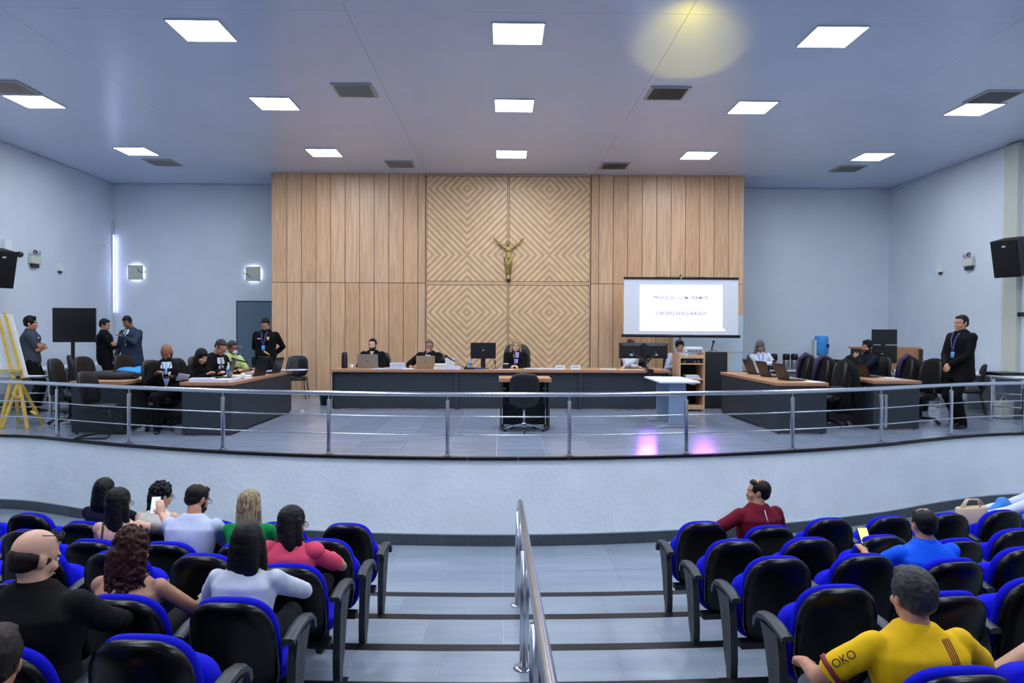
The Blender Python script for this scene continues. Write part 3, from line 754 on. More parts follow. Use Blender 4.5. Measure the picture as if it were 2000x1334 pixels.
# ---------------------------------------------------------------- small things
def laptop(label, x, y, rz, z=.75, w=.36, d=.24, ang=105, m=None, keys=True):
    t = thing('laptop', label, 'laptop', (x, y, z+.001), rz); m = m or M_black
    MB().box(-w/2, w/2, -d/2, d/2, 0, .016, bev=.004).build('base', m, t)
    if keys: MB().box(-w/2+.02, w/2-.02, -d/2+.08, d/2-.02, .0162, .0185).build('keyboard', M_black, t)
    a = R(ang)
    M2 = Matrix.Translation((0, d/2-.004, .017)) @ Matrix.Rotation(-(PI-a), 4, 'X')
    M2 = Matrix.Translation((0, d/2-.004, .017)) @ Matrix.Rotation(PI/2-a, 4, 'X').inverted() if False else Matrix.Translation((0, d/2-.004, .017)) @ Matrix.Rotation(-(a-PI/2), 4, 'X')
    o = MB().box(-w/2, w/2, 0, .008, 0, d, M2, bev=.002).build('screen_lid', m, t)
    MB().box(-w/2+.012, w/2-.012, -.0015, -.0003, .015, d-.012, M2).build('display', M_glass_dark, o)
    MB().cyl(M2 @ Vector((0, .0085, d*.5)), M2 @ Vector((0, .0095, d*.5)), .012, n=12).build('logo', M_grey, o)
    return t
laptop('open silver laptop in front of the bearded man at the bench', -2.6, 14.1, PI, m=M_silver, w=.4, d=.26, ang=100)
laptop('open champagne-coloured laptop in front of the grey-haired man', -1.46, 13.9, PI, m=M_gold_lap, w=.36, d=.24, ang=100)
laptop('black laptop in front of the black-haired woman', -4.3, 11.0, R(-80), w=.4, d=.27)
laptop('black laptop in front of robed man with glasses', -4.02, 11.6, R(-100), w=.38, d=.26)
laptop('black laptop near far end of the lawyers desk', -3.98, 12.3, R(-95), w=.38, d=.26)
laptop('thin silver-edged laptop at the far end of the lawyers desk', -3.98, 12.85, R(-70), w=.36, d=.25, m=M_silver)
for i, (x, y) in enumerate(((4.5, 12.45), (4.48, 11.75), (4.46, 10.95))):
    laptop('black laptop on the three-laptop desk, '+['farthest from camera beside the lectern', 'middle one', 'nearest the railing'][i], x, y, R(97), w=.37, d=.26, ang=112)
for i, (x, y) in enumerate(((6.12, 12.5), (6.1, 11.75))):
    laptop('black laptop on the right-hand desk, '+['farther one by the bearded man', 'nearer one'][i], x, y, R(97), w=.37, d=.26, ang=112)
def monitor(label, x, y, z, w, h, rz=0, zc=.33, stand=True, back=True):
    t = thing('monitor', label, 'monitor', (x, y, z+.001), rz)
    p = MB().box(-w/2, w/2, -.015, .015, zc-h/2, zc+h/2, bev=.006).build('panel', M_black, t)
    MB().box(-w*.22, w*.22, .0155, .035, zc-h*.25, zc+h*.2, bev=.005).build('rear_housing', M_black, p)
    MB().box(-w/2+.012, w/2-.012, -.0165, -.0152, zc-h/2+.015, zc+h/2-.012).build('display', M_glass_dark, p)
    if stand:
        MB().box(-.045, .045, .036, .05, .012, zc+.04).build('stand', M_black, t); MB().box(-.12, .12, -.08, .1, 0, .012, bev=.004).build('stand_base', M_black, t)
        MB().box(.0-.02, .02, .0505, .053, zc-.0, zc+.015).build('label_mark', M_offwhite, p)
    return t
monitor('large black monitor seen from behind at the bench centre', -.36, 13.95, .75, .49, .31, PI, .35)
tt = thing('twin_monitor_stand', 'pair of black monitors seen from behind on a clamp arm at right bench end', 'monitor', (2.72, 13.72, .75))
for s, lab in ((-1, 0), (1, 1)):
    p = MB(); p.loft([[Vector((s*.235+dx, yy, .37+dz)) for dx, dz in ((-ww2, -hh2), (ww2, -hh2), (ww2, hh2), (-ww2, hh2))] for yy, ww2, hh2 in ((.02, .23, .15), (.0, .232, .152), (-.02, .225, .145), (-.045, .16, .09))])
    o = p.build('panel', M_vinyl, tt)
    MB().box(s*.235-.2, s*.235+.2, .0205, .022, .24, .5).build('display', M_glass_dark, o)
    MB().box(s*.235-.035, s*.235+.03, -.05, -.046, .27, .31).build('sticker', M_offwhite, o)
    MB().tube([(s*.235, -.045, .37), (s*.2, -.1, .3), (.08, -.1, .18), (.08, -.02, .12)], .017, 8).build('arm', M_black, tt, True)
MB().cyl((.08, -.02, .001), (.08, -.02, .2), .018).build('pole', M_chrome, tt, True)
MB().box(.0, .16, -.08, .05, 0.0005, .02, bev=.004).build('clamp', M_black, tt); MB().box(.02, .14, -.295, -.2785, -.16, .02).build('clamp_jaw', M_black, tt); MB().box(.02, .14, -.29, -.08, .0005, .012).build('clamp_arm', M_black, tt)
monitor('black monitor high on the oak partition behind the right desks', 7.85, 14.6, 1.19, .52, .31, R(0), .2)
monitor('black monitor standing beside the bearded man', 7.25, 13.55, .74, .5, .34, R(150), .33)
t = thing('side_table', 'pale metal table under the monitor beside bearded man', 'table', (7.4, 13.45, 0))
MB().box(-.3, .3, -.5, .5, .71, .739, bev=.004).build('table_top', M_alu, t)
for sx in (-.25, .25):
    for sy in (-.45, .45): MB().box(sx-.02, sx+.02, sy-.02, sy+.02, .001, .709).build('leg', M_alu, t)
t = thing('partition_desk', 'oak partition desk standing behind right-hand chairs', 'desk', (7.85, 14.3, 0))
MB().box(-.6, .6, -.02, .02, .02, 1.16, bev=.006).build('partition', mat('partition_oak', (178, 128, 84), .4), t)
MB().box(-.6, .6, .021, .6, 1.15, 1.185).build('worktop', mat('partition_oak', (178, 128, 84)), t)
for x in (-.55, .55): MB().box(x-.02, x+.02, -.1, .55, .001, 1.149).build('side_panel', M_slate, t)
def mic(label, x, y, z, base_to, tip, ball=.022, stand='round', m=None):
    t = thing('microphone', label, 'microphone', (x, y, z+.001))
    if stand == 'round': MB().lathe([(.06, 0), (.06, .01), (.02, .02), (.01, .025)], n=18).build('base', M_black, t, True)
    else:
        for a in (0, 120, 240): MB().tube([(0, 0, .05), (.1*math.cos(R(a)), .1*math.sin(R(a)), .005)], .005, 6).build('stand_leg', M_black, t)
    b_, e_ = Vector(base_to), Vector(tip); dr = (e_-b_).normalized()
    MB().tube([(0, 0, .02), b_*.6, b_], .005, 6).build('gooseneck', M_black, t, True)
    MB().cyl(b_, e_-dr*ball, .011, .017).build('handle', m or M_black, t, True)
    MB().ell(e_, (ball, ball, ball*1.1)).build('head', mat('mic_mesh', (24, 26, 34), .5, metal=.3), t, True)
mic('black microphone on a tripod stand left of the bench centre', -.78, 13.95, .75, (-.13, -.02, .14), (-.3, -.04, .24), .03, 'tri')
mic('black microphone at the mouth of the fair-haired woman', .27, 14.1, .75, (0, 0, .2), (-.02, .03, .30), .024)
mic('slim microphone stand before the monitor', -.12, 13.9, .75, (0, 0, .1), (-.02, .0, .17), .012)
mic('black microphone standing on top of the lectern', 4.12, 13.95, 1.09, (-.02, 0, .05), (.02, 0, .2), .026, 'tri')
mic('black microphone on a long boom over the lawyers desk', -3.9, 12.2, .75, (-.3, -.3, .2), (-.48, -.48, .27), .02)
mic('microphone with yellow band pointing at the police officer', -3.95, 12.6, .75, (-.15, .1, .3), (-.28, .2, .36), .02, 'round', mat('mic_gold', (190, 150, 90), .4))

def papers(label, x, y, z, w, d, h, rz=0, n=1, m=None, cat='papers'):
    t = thing('paper_stack', label, cat, (x, y, z+.0008), rz)
    for i in range(n):
        a = random.uniform(-.12, .12) if n > 1 else 0
        MB().box(-w/2, w/2, -d/2, d/2, h*i/n+.0003*i, h*(i+1)/n, Matrix.Rotation(a, 4, 'Z')).build('sheaf', m or random.choice([M_paper, M_paperb]), t)
    return t
papers('tall bluish stack of case papers on the bench between two men', -2.02, 13.95, .75, .28, .22, .105, .1, 7, M_paperb)
papers('thin white papers in front of silver laptop', -2.3, 13.68, .75, .32, .16, .012, 0, 1)
papers('thin papers under the grey-haired man s hand', -1.8, 13.75, .75, .22, .2, .012, .1, 1)
papers('loose white paper pile right of the champagne laptop', -.93, 13.72, .75, .3, .22, .05, .06, 3)
papers('white papers spread right of the fair-haired woman', .75, 13.8, .75, .62, .26, .015, .05, 3)
papers('sheet of paper in front of fair-haired woman', .12, 13.66, .75, .22, .14, .006)
papers('papers left of the fair-haired woman under monitor', -.05, 13.7, .75, .2, .15, .006)
papers('papers and keyboard at the right end of the bench', 2.05, 13.8, .75, .3, .2, .012)
papers('sheets in front of the person behind twin monitors', 2.5, 13.66, .75, .5, .14, .008)
papers('white papers spread in front of masked man', -4.2, 12.6, .75, .3, .5, .02, 0, 2)
papers('bluish bundle of case papers at near corner of lawyers desk', -4.3, 10.35, .75, .32, .24, .045, .2, 4, M_paperb)
papers('pale folder at the near edge of the lawyers desk', -4.0, 10.4, .75, .26, .3, .03, -.1, 2)
papers('open papers beside the water bottle', -4.15, 11.35, .75, .4, .3, .02, .3, 2)
papers('papers by the white cup', -3.95, 11.0, .75, .22, .3, .012, .2, 1)
papers('white sheet jutting out past the far corner of lawyers desk', -3.72, 12.85, .77, .45, .3, .012, .1, 1)
papers('white sheets beside near laptop on three-laptop desk', 4.62, 10.55, .75, .2, .28, .008, .2, 1)
papers('white sheets on the right-hand desk near the corner', 6.22, 11.4, .75, .2, .3, .008, .1, 1)
papers('white papers at the far end of the right-hand desk', 5.82, 12.95, .75, .24, .3, .01, .1, 1)
papers('dark folders on the long table behind the guard', 8.9, 12.6, .74, .5, .5, .05, .1, 2, M_black)
def books(x, y, z):
    for i in range(3):
        tag(MB().box(x-.14+.01*i, x+.13-.01*i, y-.09, y+.1, z+.001+i*.034, z+.033+i*.034, bev=.003).build('book', [M_paper, mat('book_cream', (205, 200, 180), .5), M_paper][i]), ['thick white book at the bottom of the pile right of champagne laptop', 'cream book in the middle of the pile right of champagne laptop', 'white book on top of pile right of champagne laptop'][i], 'book', 'books right of the champagne laptop')
books(-1.17, 13.85, .75)
t = thing('calendar', 'white desk calendar standing left of the microphone', 'calendar', (-1.02, 14.15, .751))
MB().box(-.085, .085, -.003, .003, .0, .2, Matrix.Rotation(R(-10), 4, 'X')).build('page', M_paper, t)
for i in range(3):
    for j in range(4): MB().box(-.06+i*.045, -.03+i*.045, -.006, -.0035, .03+j*.04, .04+j*.04, Matrix.Rotation(R(-10), 4, 'X')).build('print_block', M_grey, t)
def namecard(x, y, label):
    t = thing('name_card', label, 'sign', (x, y, .751))
    MB().box(-.09, .09, -.04, .03, 0, .012).build('foot', M_white, t); MB().box(-.09, .09, -.02, -.015, .012, .08, Matrix.Rotation(R(-8), 4, 'X')).build('card', M_paper, t)
    MB().box(-.06, .06, -.024, -.0215, .038, .046, Matrix.Rotation(R(-8), 4, 'X')).build('print_line', M_grey, t)
namecard(1.12, 13.72, 'left of two white name cards on the bench'); namecard(1.42, 13.72, 'right of two white name cards on the bench')
def cup(x, y, z, label, r=.033, h=.085, m=None):
    t = thing('cup', label, 'cup', (x, y, z+.001)); MB().lathe([(r*.75, 0), (r, h), (r*.93, h), (r*.7, .006)], n=18).build('body', m or M_white, t, True)
cup(-2.86, 13.72, .75, 'white plastic cup beside the black flask'); cup(-3.9, 10.85, .75, 'white cup on the lawyers desk')
t = thing('thermos_flask', 'tall black flask at the left end of the bench', 'flask', (-3.05, 13.95, .751))
MB().lathe([(.055, 0), (.057, .02), (.057, .22), (.05, .24), (.05, .3), (.045, .31)], n=20).build('body', M_black, t, True); MB().box(-.012, .012, -.07, -.05, .2, .28).build('handle', M_black, t)
def bottle(x, y, z, label, lab=(60, 130, 230), h=.22, cap=None):
    t = thing('water_bottle', label, 'bottle', (x, y, z+.001))
    MB().lathe([(.03, 0), (.033, .01), (.033, h*.62), (.012, h*.85), (.012, h*.92)], n=16).build('body', mat('clear_plastic', (190, 205, 220), .15), t, True)
    MB().lathe([(.0335, h*.25), (.0345, h*.26), (.0345, h*.52), (.0335, h*.53)], n=16).build('label_wrap', mat('label%d' % lab[0], lab, .5), t, True)
    MB().lathe([(.014, h*.9), (.015, h), (.0, h+.002)], n=12).build('cap', cap or M_white, t, True)
bottle(-4.33, 11.42, .75, 'clear water bottle with blue label on the lawyers desk')
bottle(-.62, 14.05, .75, 'clear bottle with green label right of the tripod microphone', (60, 140, 120), .2)
tag(MB().box(-.58, -.36, 13.75, 13.9, .751, .775, bev=.006).build('phone_case', mat('case_blue', (40, 60, 150), .4)), 'small blue pouch on the bench below monitor', 'pouch')
t = thing('desk_telephone', 'black desk telephone left of the monitor', 'telephone', (-.62, 13.72, .751))
MB().box(-.1, .1, -.07, .09, 0, .035, bev=.008).build('body', M_black, t); MB().tube([(-.06, -.06, .05), (-.06, .08, .05)], [.02, .02], 8).build('handset', M_black, t, True)
t = thing('small_speaker', 'small dark speaker box on the bench left of the woman', 'speaker', (.08, 13.95, .751)); MB().box(-.06, .06, -.04, .04, 0, .11, bev=.006).build('case', M_black, t); MB().box(-.055, .055, -.043, -.0405, .09, .108).build('top_strip', M_white, t)
t = thing('waste_bin', 'black waste bin left of the long bench', 'bin', (-3.5, 14.3, 0)); MB().lathe([(.1, 0.002), (.13, .26), (.14, .265), (.125, .258), (.095, .012)], n=22).build('body', M_black, t, True)
t = thing('phone_adapter', 'small white adapter on the floor right of the lawyers desk', 'adapter', (-3.6, 13.0, 0.0)); MB().box(-.03, .03, -.03, .03, .001, .04, bev=.006).build('body', M_white, t)
# left desk: bag, blue cloth
t = thing('bag', 'flat black bag lying on the far left desk', 'bag', (-5.86, 10.85, .751), 1.35)
b = MB(); b.loft([[Vector((cx*w_, cy*d_, z)) for cx, cy in (sq(2*PI*k/24, 3) for k in range(24))] for w_, d_, z in ((.22, .34, 0), (.25, .38, .03), (.25, .37, .07), (.2, .32, .1), (.12, .2, .115))]); b.build('body', mat('bag_nylon', (24, 24, 32), .7, bump=.2, bscale=25), t, True)
MB().box(-.02, .1, -.43, -.38, .03, .045, bev=.003).build('buckle', M_chrome, t)
MB().tube([(-.15, -.15, .11), (0, -.33, .09), (.05, -.42, .03), (.12, -.36, .02)], .015, 8).build('strap', M_black, t, True)
t = thing('folded_garment', 'bright blue garment crumpled on the far left desk', 'cloth', (-5.88, 11.75, .751), 1.2)
b = MB(); b.ell((0, 0, .05), (.22, .3, .05)); b.ell((-.05, .2, .07), (.15, .2, .055)); b.ell((.05, -.25, .06), (.14, .18, .045)); b.ell((.1, .1, .09), (.1, .14, .04)); o = b.build('cloth', M_cblue, t, True)
for v in o.data.vertices:
    v.co += Vector((0, 0, 1))*noise.noise(v.co*11)*.018; v.co.z = max(v.co.z, .001)
MB().tube([(.0, -.05, .115), (.12, -.06, .1), (.2, -.05, .04)], .025, 8).build('dark_trim', mat('navy_trim', (16, 28, 80), .7), t, True)
# television on stand
t = thing('television', 'black flat television on a floor stand near back left corner', 'television', (-7.68, 13.0, 0), R(8))
MB().box(-.36, .36, -.02, .02, 1.255, 1.87, bev=.006).build('panel', M_black, t); MB().box(-.345, .345, -.0225, -.0205, 1.275, 1.855).build('screen', M_glass_dark, t)
MB().box(-.12, .12, .02, .06, 1.4, 1.7).build('mount', M_black, t); MB().box(-.065, -.015, .0, .05, .05, 1.5, bev=.004).build('pole', M_black, t)
MB().box(-.3, .25, -.22, .25, .03, .055, bev=.006).build('base', M_black, t)
for x in (-.25, .2):
    for y in (-.18, .2): MB().cyl((x-.01, y, .016), (x+.01, y, .016), .014, n=10).build('castor', M_black, t)
# easel
t = thing('flip_chart_easel', 'yellow wooden easel holding a white board at the left picture edge', 'easel', (-7.45, 10.85, 0), R(0))
def beam(a, b_, w_=.022, d_=.016, nm='leg'):
    a, b_ = Vector(a), Vector(b_); dr = (b_-a).normalized(); side = Vector((1, 0, 0)) if abs(dr.x) < .9 else Vector((0, 0, 1)); u = (side-dr*side.dot(dr)).normalized(); v = dr.cross(u)
    return MB().loft([[p+u*sx*w_+v*sy*d_ for sx, sy in ((-1, -1), (1, -1), (1, 1), (-1, 1))] for p in (a, b_)]).build(nm, M_yellow_wood, t)
beam((.40, -.1, .002), (.12, .12, .72)); beam((.02, -.1, .002), (.16, .12, .80)); beam((-.02, -.1, .002), (.06, .05, .72), nm='leg'); beam((.27, .45, .002), (.1, .14, .74)); beam((-.1, .45, .002), (.05, .14, .72))
beam((.22, .0, .45), (.09, .02, .5), .02, .012, 'rung'); beam((.34, .2, .18), (.19, .3, .22), .02, .012, 'rung')
beam((.2, .1, .74), (-.2, .3, 1.74), .02, .014, 'mast'); beam((.08, .08, .74), (-.32, .3, 1.76), .02, .014, 'mast'); beam((.2, .08, .86), (-.3, .08, .86), .02, .02, 'tray')
bq = MB(); bq.loft([[Vector(p) for p in ((.26, .125, .76), (-.7, .125, .76), (-1.1, .36, 1.72), (-.14, .36, 1.72))], [Vector(p) for p in ((.26, .145, .755), (-.7, .145, .755), (-1.1, .38, 1.715), (-.14, .38, 1.715))]]); bq.build('white_board', M_white, t)
MB().lathe([(.025, -.02), (.025, .02)], (.15, .07, .76), 12).build('bolt', M_grey, t)
# refreshment things
TZ = .601
def airpot(x, y, label, steel=False):
    t = thing('airpot', label, 'thermos', (x, y, TZ))
    MB().lathe([(.075, 0), (.078, .02), (.078, .2), (.07, .23)], n=20).build('body', mat('pot_steel', (150, 150, 155), .3, metal=.7) if steel else M_black, t, True)
    MB().lathe([(.078, .23), (.082, .25), (.082, .33), (.07, .37), (.0, .375)], n=20).build('pump_head', M_black, t, True)
    MB().box(-.02, .02, -.11, -.07, .29, .32, bev=.004).build('spout', M_black, t)
    if not steel: MB().box(-.03, .03, -.081, -.077, .08, .12).build('green_label', mat('lime_label', (90, 210, 60), .5), t)
airpot(6.38, 16.7, 'black pump thermos with green label, leftmost on the refreshment table'); airpot(6.67, 16.7, 'steel and black pump thermos left of its twin', True); airpot(6.86, 16.7, 'steel and black pump thermos nearest the tray', True)
t = thing('snack_tray', 'black tray box holding cups between thermoses and water cooler', 'tray', (7.13, 16.82, TZ)); MB().box(-.2, .2, -.12, .12, 0, .2, bev=.006).build('box', M_black, t)
cup(7.14, 16.6, TZ, 'green plastic cup beside the tray', .035, .22, mat('lime_label', (90, 210, 60))); cup(7.23, 16.6, TZ, 'pale green cup right of the tall green cup', .035, .17, mat('pale_green', (150, 215, 130), .5)); cup(7.02, 16.6, TZ, 'cream cup stack beside the tray', .035, .19, mat('cream_cup', (220, 215, 180), .5))
t = thing('water_cooler', 'white water cooler with a blue covered bottle on the refreshment table', 'water cooler', (7.53, 16.78, TZ))
MB().box(-.15, .15, -.15, .15, 0, .3, bev=.02).build('dispenser', M_white, t, True, True); MB().box(-.1, -.06, -.155, -.151, .2, .24).build('tap_panel', M_black, t)
MB().lathe([(.06, .3), (.06, .32), (.12, .34), (.155, .38), (.155, .75), (.14, .79), (.0, .795)], n=26).build('bottle_cover', mat('cooler_blue', (58, 150, 225), .6, bump=.4, bscale=12), t, True)
MB().box(.06, .12, -.152, -.145, .52, .6).build('cover_logo', mat('logo_navy', (20, 30, 60), .5), t)
MB().box(-.19, -.157, -.1, .1, .32, .7).build('cup_dispenser', M_white, t)
# computer mouse-like bell on side table and cables
tag(MB().ell((7.2, 13.05, .775), (.03, .045, .035)).build('desk_bell', M_chrome, None, True), 'small chrome bell on the pale table beside bearded man', 'bell')
tag(MB().tube([(9.485, 14.7, .95), (9.4, 14.65, .4), (9.1, 14.6, .05), (8.75, 14.55, .012), (8.6, 14.9, .012)], .01, 6).build('cable', M_black, None, True), 'black cable trailing down right wall to the floor', 'cable')
t = thing('paper_bag', 'pale bags under the table at the far right picture edge', 'bag', (8.75, 12.35, 0)); MB().box(-.12, .12, -.1, .1, .002, .3, bev=.02).build('body', M_offwhite, t); MB().tube([(-.06, 0, .3), (0, 0, .4), (.06, 0, .3)], .006, 6).build('handle', M_offwhite, t)
t = thing('waste_bin', 'black bin beside the long table behind the guard', 'bin', (8.0, 13.5, 0)); MB().lathe([(.1, .002), (.13, .28), (.14, .285), (.12, .275), (.09, .01)], n=20).build('body', M_black, t, True)

# ---------------------------------------------------------------- auditorium seats
def aud_proto():
    t = thing('auditorium_seat', 'x', 'seat', (0, 0, 0), 0)
    piv = Matrix.Translation((0, 0, .40)) @ Matrix.Rotation(R(-9), 4, 'X').inverted() @ Matrix.Translation((0, 0, -.40))
    def shell(w, z0, z1, y0, y1, bow, n, name, m, top=1.0, edge=.05):
        rings = []
        h = z1-z0; zc = (z0+z1)/2
        for s, f in ((.02, 0), (.7, 0), (.93, .06), (1, .35), (1, .75), (.96, 1), (.02, 1)):
            rg = []
            for k in range(44):
                a = 2*PI*k/44; cx, cz = math.cos(a), math.sin(a)
                nn = 2.9 if cz > 0 else 5
                cx = math.copysign(abs(cx)**(2/nn), cx); cz = math.copysign(abs(cz)**(2/nn), cz)
                tp = 1 - .05*(1-(cz+1)/2)
                x = cx*w/2*s*tp; z = zc+cz*h/2*s
                y = y0+(y1-y0)*f + bow*(x/(w/2))**2
                rg.append(piv @ Vector((x, y, z)))
            rings.append(rg)
        return MB().loft(rings).build(name, m, t, True)
    shell(.435, .30, .85, -.035, .022, .03, 3, 'back_shell', M_seatblk)
    shell(.436, .33, .842, .024, .075, .025, 3, 'back_cushion', M_blue)
    MB().box(-.23, .23, -.02, .06, .27, .31).build('cross_beam', M_black, t)
    return t
AS = aud_proto()
sc_up = MB(); pad(sc_up, .44, .42, .11, 0, n=3.2, mtx=Matrix.Translation((0, .17, .47)) @ Matrix.Rotation(R(-12), 4, 'X')); me_up = sc_up.mesh('seat_up', True); me_up.materials.append(M_blue)
up2 = MB(); pad(up2, .40, .38, .02, 0, n=3.2, mtx=Matrix.Translation((0, .235, .455)) @ Matrix.Rotation(R(-12), 4, 'X')); me_up2 = up2.mesh('seat_up_shell', True); me_up2.materials.append(M_seatblk)
sd = MB(); pad(sd, .44, .44, .10, 0, n=3.2, mtx=Matrix.Translation((0, .26, .36)) @ Matrix.Rotation(R(90), 4, 'X')); me_dn = sd.mesh('seat_down', True); me_dn.materials.append(M_blue)
# side support with curved armrest
YZ = Matrix(((0, 0, 1, 0), (1, 0, 0, 0), (0, 1, 0, 0), (0, 0, 0, 1)))
sp = MB(); sp.prism([(-.02, .0), (.03, .0), (.05, .12), (.09, .2), (.12, .34), (.17, .48), (.22, .565), (.02, .565), (-.01, .45), (-.03, .2)], -.022, .022, YZ)
me_side = sp.mesh('side_panel'); me_side.materials.append(M_grey)
sg = MB()
for i in range(7):
    for j in (0, 1): sg.box(-.0235, -.0222, .045+j*.03+i*.004, .06+j*.03+i*.004, .30+i*.03, .312+i*.03)
for i in range(7):
    for j in (0, 1): sg.box(.0222, .0235, .045+j*.03+i*.004, .06+j*.03+i*.004, .30+i*.03, .312+i*.03)
me_perf = sg.mesh('perforation'); me_perf.materials.append(M_black)
ar = MB(); prof = [(-.06, .575), (.05, .60), (.16, .605), (.24, .59), (.285, .555), (.295, .51)]
ar.loft([[Vector((sx*.032, y+oy, z+oz)) for sx, oy, oz in ((-1, -.0, -.012), (1, 0, -.012), (1.0, .0, .010), (.6, 0, .018), (-.6, 0, .018), (-1, 0, .010))] if i < 4 else
         [Vector((sx*.03, y+oy, z+oz)) for sx, oy, oz in ((-1, -.02, -.004), (1, -.02, -.004), (1, .008, .004), (.6, .014, .006), (-.6, .014, .006), (-1, .008, .004))] for i, (y, z) in enumerate(prof)])
me_arm = ar.mesh('armrest', True); me_arm.set_sharp_from_angle(angle=R(40)); me_arm.materials.append(M_grey)
ft = MB(); ft.box(-.03, .03, -.06, .16, .001, .012, bev=.003); me_foot = ft.mesh('foot'); me_foot.materials.append(M_black)
def add_side(t, x):
    o = link('side_panel', me_side, None, t); o.location = (x, 0, .012)
    for nm, me in (('armrest', me_arm), ): q = link(nm, me, None, t); q.location = (x, 0, .012)
    q = link('perforation', me_perf, None, o); q = link('foot', me_foot, None, o); q.location = (0, 0, -.012)
def seat(X, Y, k, label, occ=False, sides=(-1,)):
    z = ZH+.1*k
    rz = -2*CUR*X*-1 if False else math.atan(2*CUR*X)
    t = thing('auditorium_seat', label, 'seat', (X, Y, z), rz, 'blue and black auditorium seats')
    for ch in AS.children:
        c = ch.copy(); COL.objects.link(c); c.parent = t
        if occ and ch.name.startswith('back'):
            c.matrix_local = Matrix.Translation((0, 0, .36)) @ Matrix.Rotation(R(9), 4, 'X') @ Matrix.Translation((0, 0, -.38))
    if occ: link('seat_cushion', me_dn, None, t)
    else: link('seat_cushion', me_up, None, t); link('seat_pan', me_up2, None, t)
    for s in sides: add_side(t, s*.28)
    return t
ORD = ['on the aisle', 'second from the aisle', 'third from the aisle', 'fourth from the aisle', 'fifth from the aisle', 'sixth from the aisle', 'seventh from the aisle', 'eighth from the aisle']
RN = {1: 'front row', 2: 'second row', 3: 'third row', 4: 'fourth row', 5: 'fifth row', 6: 'sixth row'}
PIT = .56
ROWR = {1: (1.69, 5.98, 7, (1,)), 2: (1.68, 5.12, 6, (3,)), 3: (1.72, 4.42, 4, (2,)), 4: (1.72, 3.64, 4, (1, 3)), 5: (1.68, 2.66, 3, (0, 2)), 6: (1.7, 2.05, 2, ())}
ROWL = {1: (-1.27, 5.92, 8, (3, 4)), 2: (-1.27, 5.14, 7, (1, 2, 3, 6)), 3: (-1.29, 4.44, 6, (0,)), 4: (-1.33, 3.62, 5, (0, 1)), 5: (-1.40, 2.82, 3, (1,)), 6: (-1.5, 2.02, 2, (0,))}
SEATS = {}
for side, ROW in (('right', ROWR), ('left', ROWL)):
    for k, (x0, y0, n_, occ) in ROW.items():
        for j in range(n_):
            sg_ = 1 if side == 'right' else -1
            X = x0+sg_*PIT*j; Y = y0+CUR*(X*X-x0*x0)
            oc = j in occ
            lb = ('occupied' if oc else 'empty')+f' blue and black auditorium seat, {side} block, {RN[k]}, {ORD[j]}'
            sides = [-sg_]+([sg_] if j == n_-1 else [])
            SEATS[(side, k, j)] = (X, Y, ZH+.1*k)
            seat(X, Y, k, lb, oc, sides)
for ch in list(AS.children): bpy.data.objects.remove(ch)
bpy.data.objects.remove(AS)
# ---------------------------------------------------------------- people
def remeshed(mb, name, m, parent, vox, smooth=3, wr=0, wf=9, dec=None):
    me = mb.mesh(name); o = bpy.data.objects.new('tmp', me)
    r = o.modifiers.new('r', 'REMESH'); r.mode = 'VOXEL'; r.voxel_size = vox; r.use_smooth_shade = True
    if smooth:
        s = o.modifiers.new('s', 'SMOOTH'); s.factor = .5; s.iterations = smooth
    me2 = evald(o); bpy.data.meshes.remove(me); me2.name = name
    if wr:
        nn = [v.normal.copy() for v in me2.vertices]; cc = [v.co.copy() for v in me2.vertices]; out = []
        for c, nv_ in zip(cc, nn):
            n_ = noise.noise(Vector((c.x*wf, c.y*wf, c.z*wf*1.3)))+.5*noise.noise(c*wf*2.3)
            out += list(c+nv_*(n_*wr))
        me2.vertices.foreach_set('co', out); me2.update()
    me2.polygons.foreach_set('use_smooth', [True]*len(me2.polygons))
    return link(name, me2, m, parent)

def oval(mb, pts, frames, radii, n=20, pw=2.3):
    """loft of superellipses: pts centres, frames (xdir, ydir), radii (rx, ry); rounded ends"""
    rings = []
    def ring(p, fr, rx, ry): 
        out = []
        for k in range(n):
            a, b = sq(2*PI*k/n, pw); out.append(p+fr[0]*a*rx+fr[1]*b*ry)
        return out
    d0 = (pts[0]-pts[1]).normalized(); r0 = min(radii[0])
    rings += [ring(pts[0]+d0*r0*.45, frames[0], radii[0][0]*.35, radii[0][1]*.35), ring(pts[0]+d0*r0*.3, frames[0], radii[0][0]*.8, radii[0][1]*.8)]
    for p, f, r in zip(pts, frames, radii): rings.append(ring(p, f, *r))
    d1 = (pts[-1]-pts[-2]).normalized(); r1 = min(radii[-1])
    rings += [ring(pts[-1]+d1*r1*.3, frames[-1], radii[-1][0]*.8, radii[-1][1]*.8), ring(pts[-1]+d1*r1*.45, frames[-1], radii[-1][0]*.35, radii[-1][1]*.35)]
    mb.loft(rings)
def limb(mb, pts, rad, n=14):
    """tapering limb with round ends; subdivided so joints stay round"""
    P, Q = [], []
    for i in range(len(pts)-1):
        for t in (0, .33, .66):
            P.append(Vector(pts[i]).lerp(Vector(pts[i+1]), t)); Q.append(rad[i]*(1-t)+rad[i+1]*t)
    P.append(Vector(pts[-1])); Q.append(rad[-1])
    mb.tube(P, Q, n)
    mb.ell(P[0], (Q[0],)*3, 12, 8); mb.ell(P[-1], (Q[-1],)*3, 12, 8)
    for i in range(1, len(pts)-1): mb.ell(Vector(pts[i]), (rad[i],)*3, 12, 8)
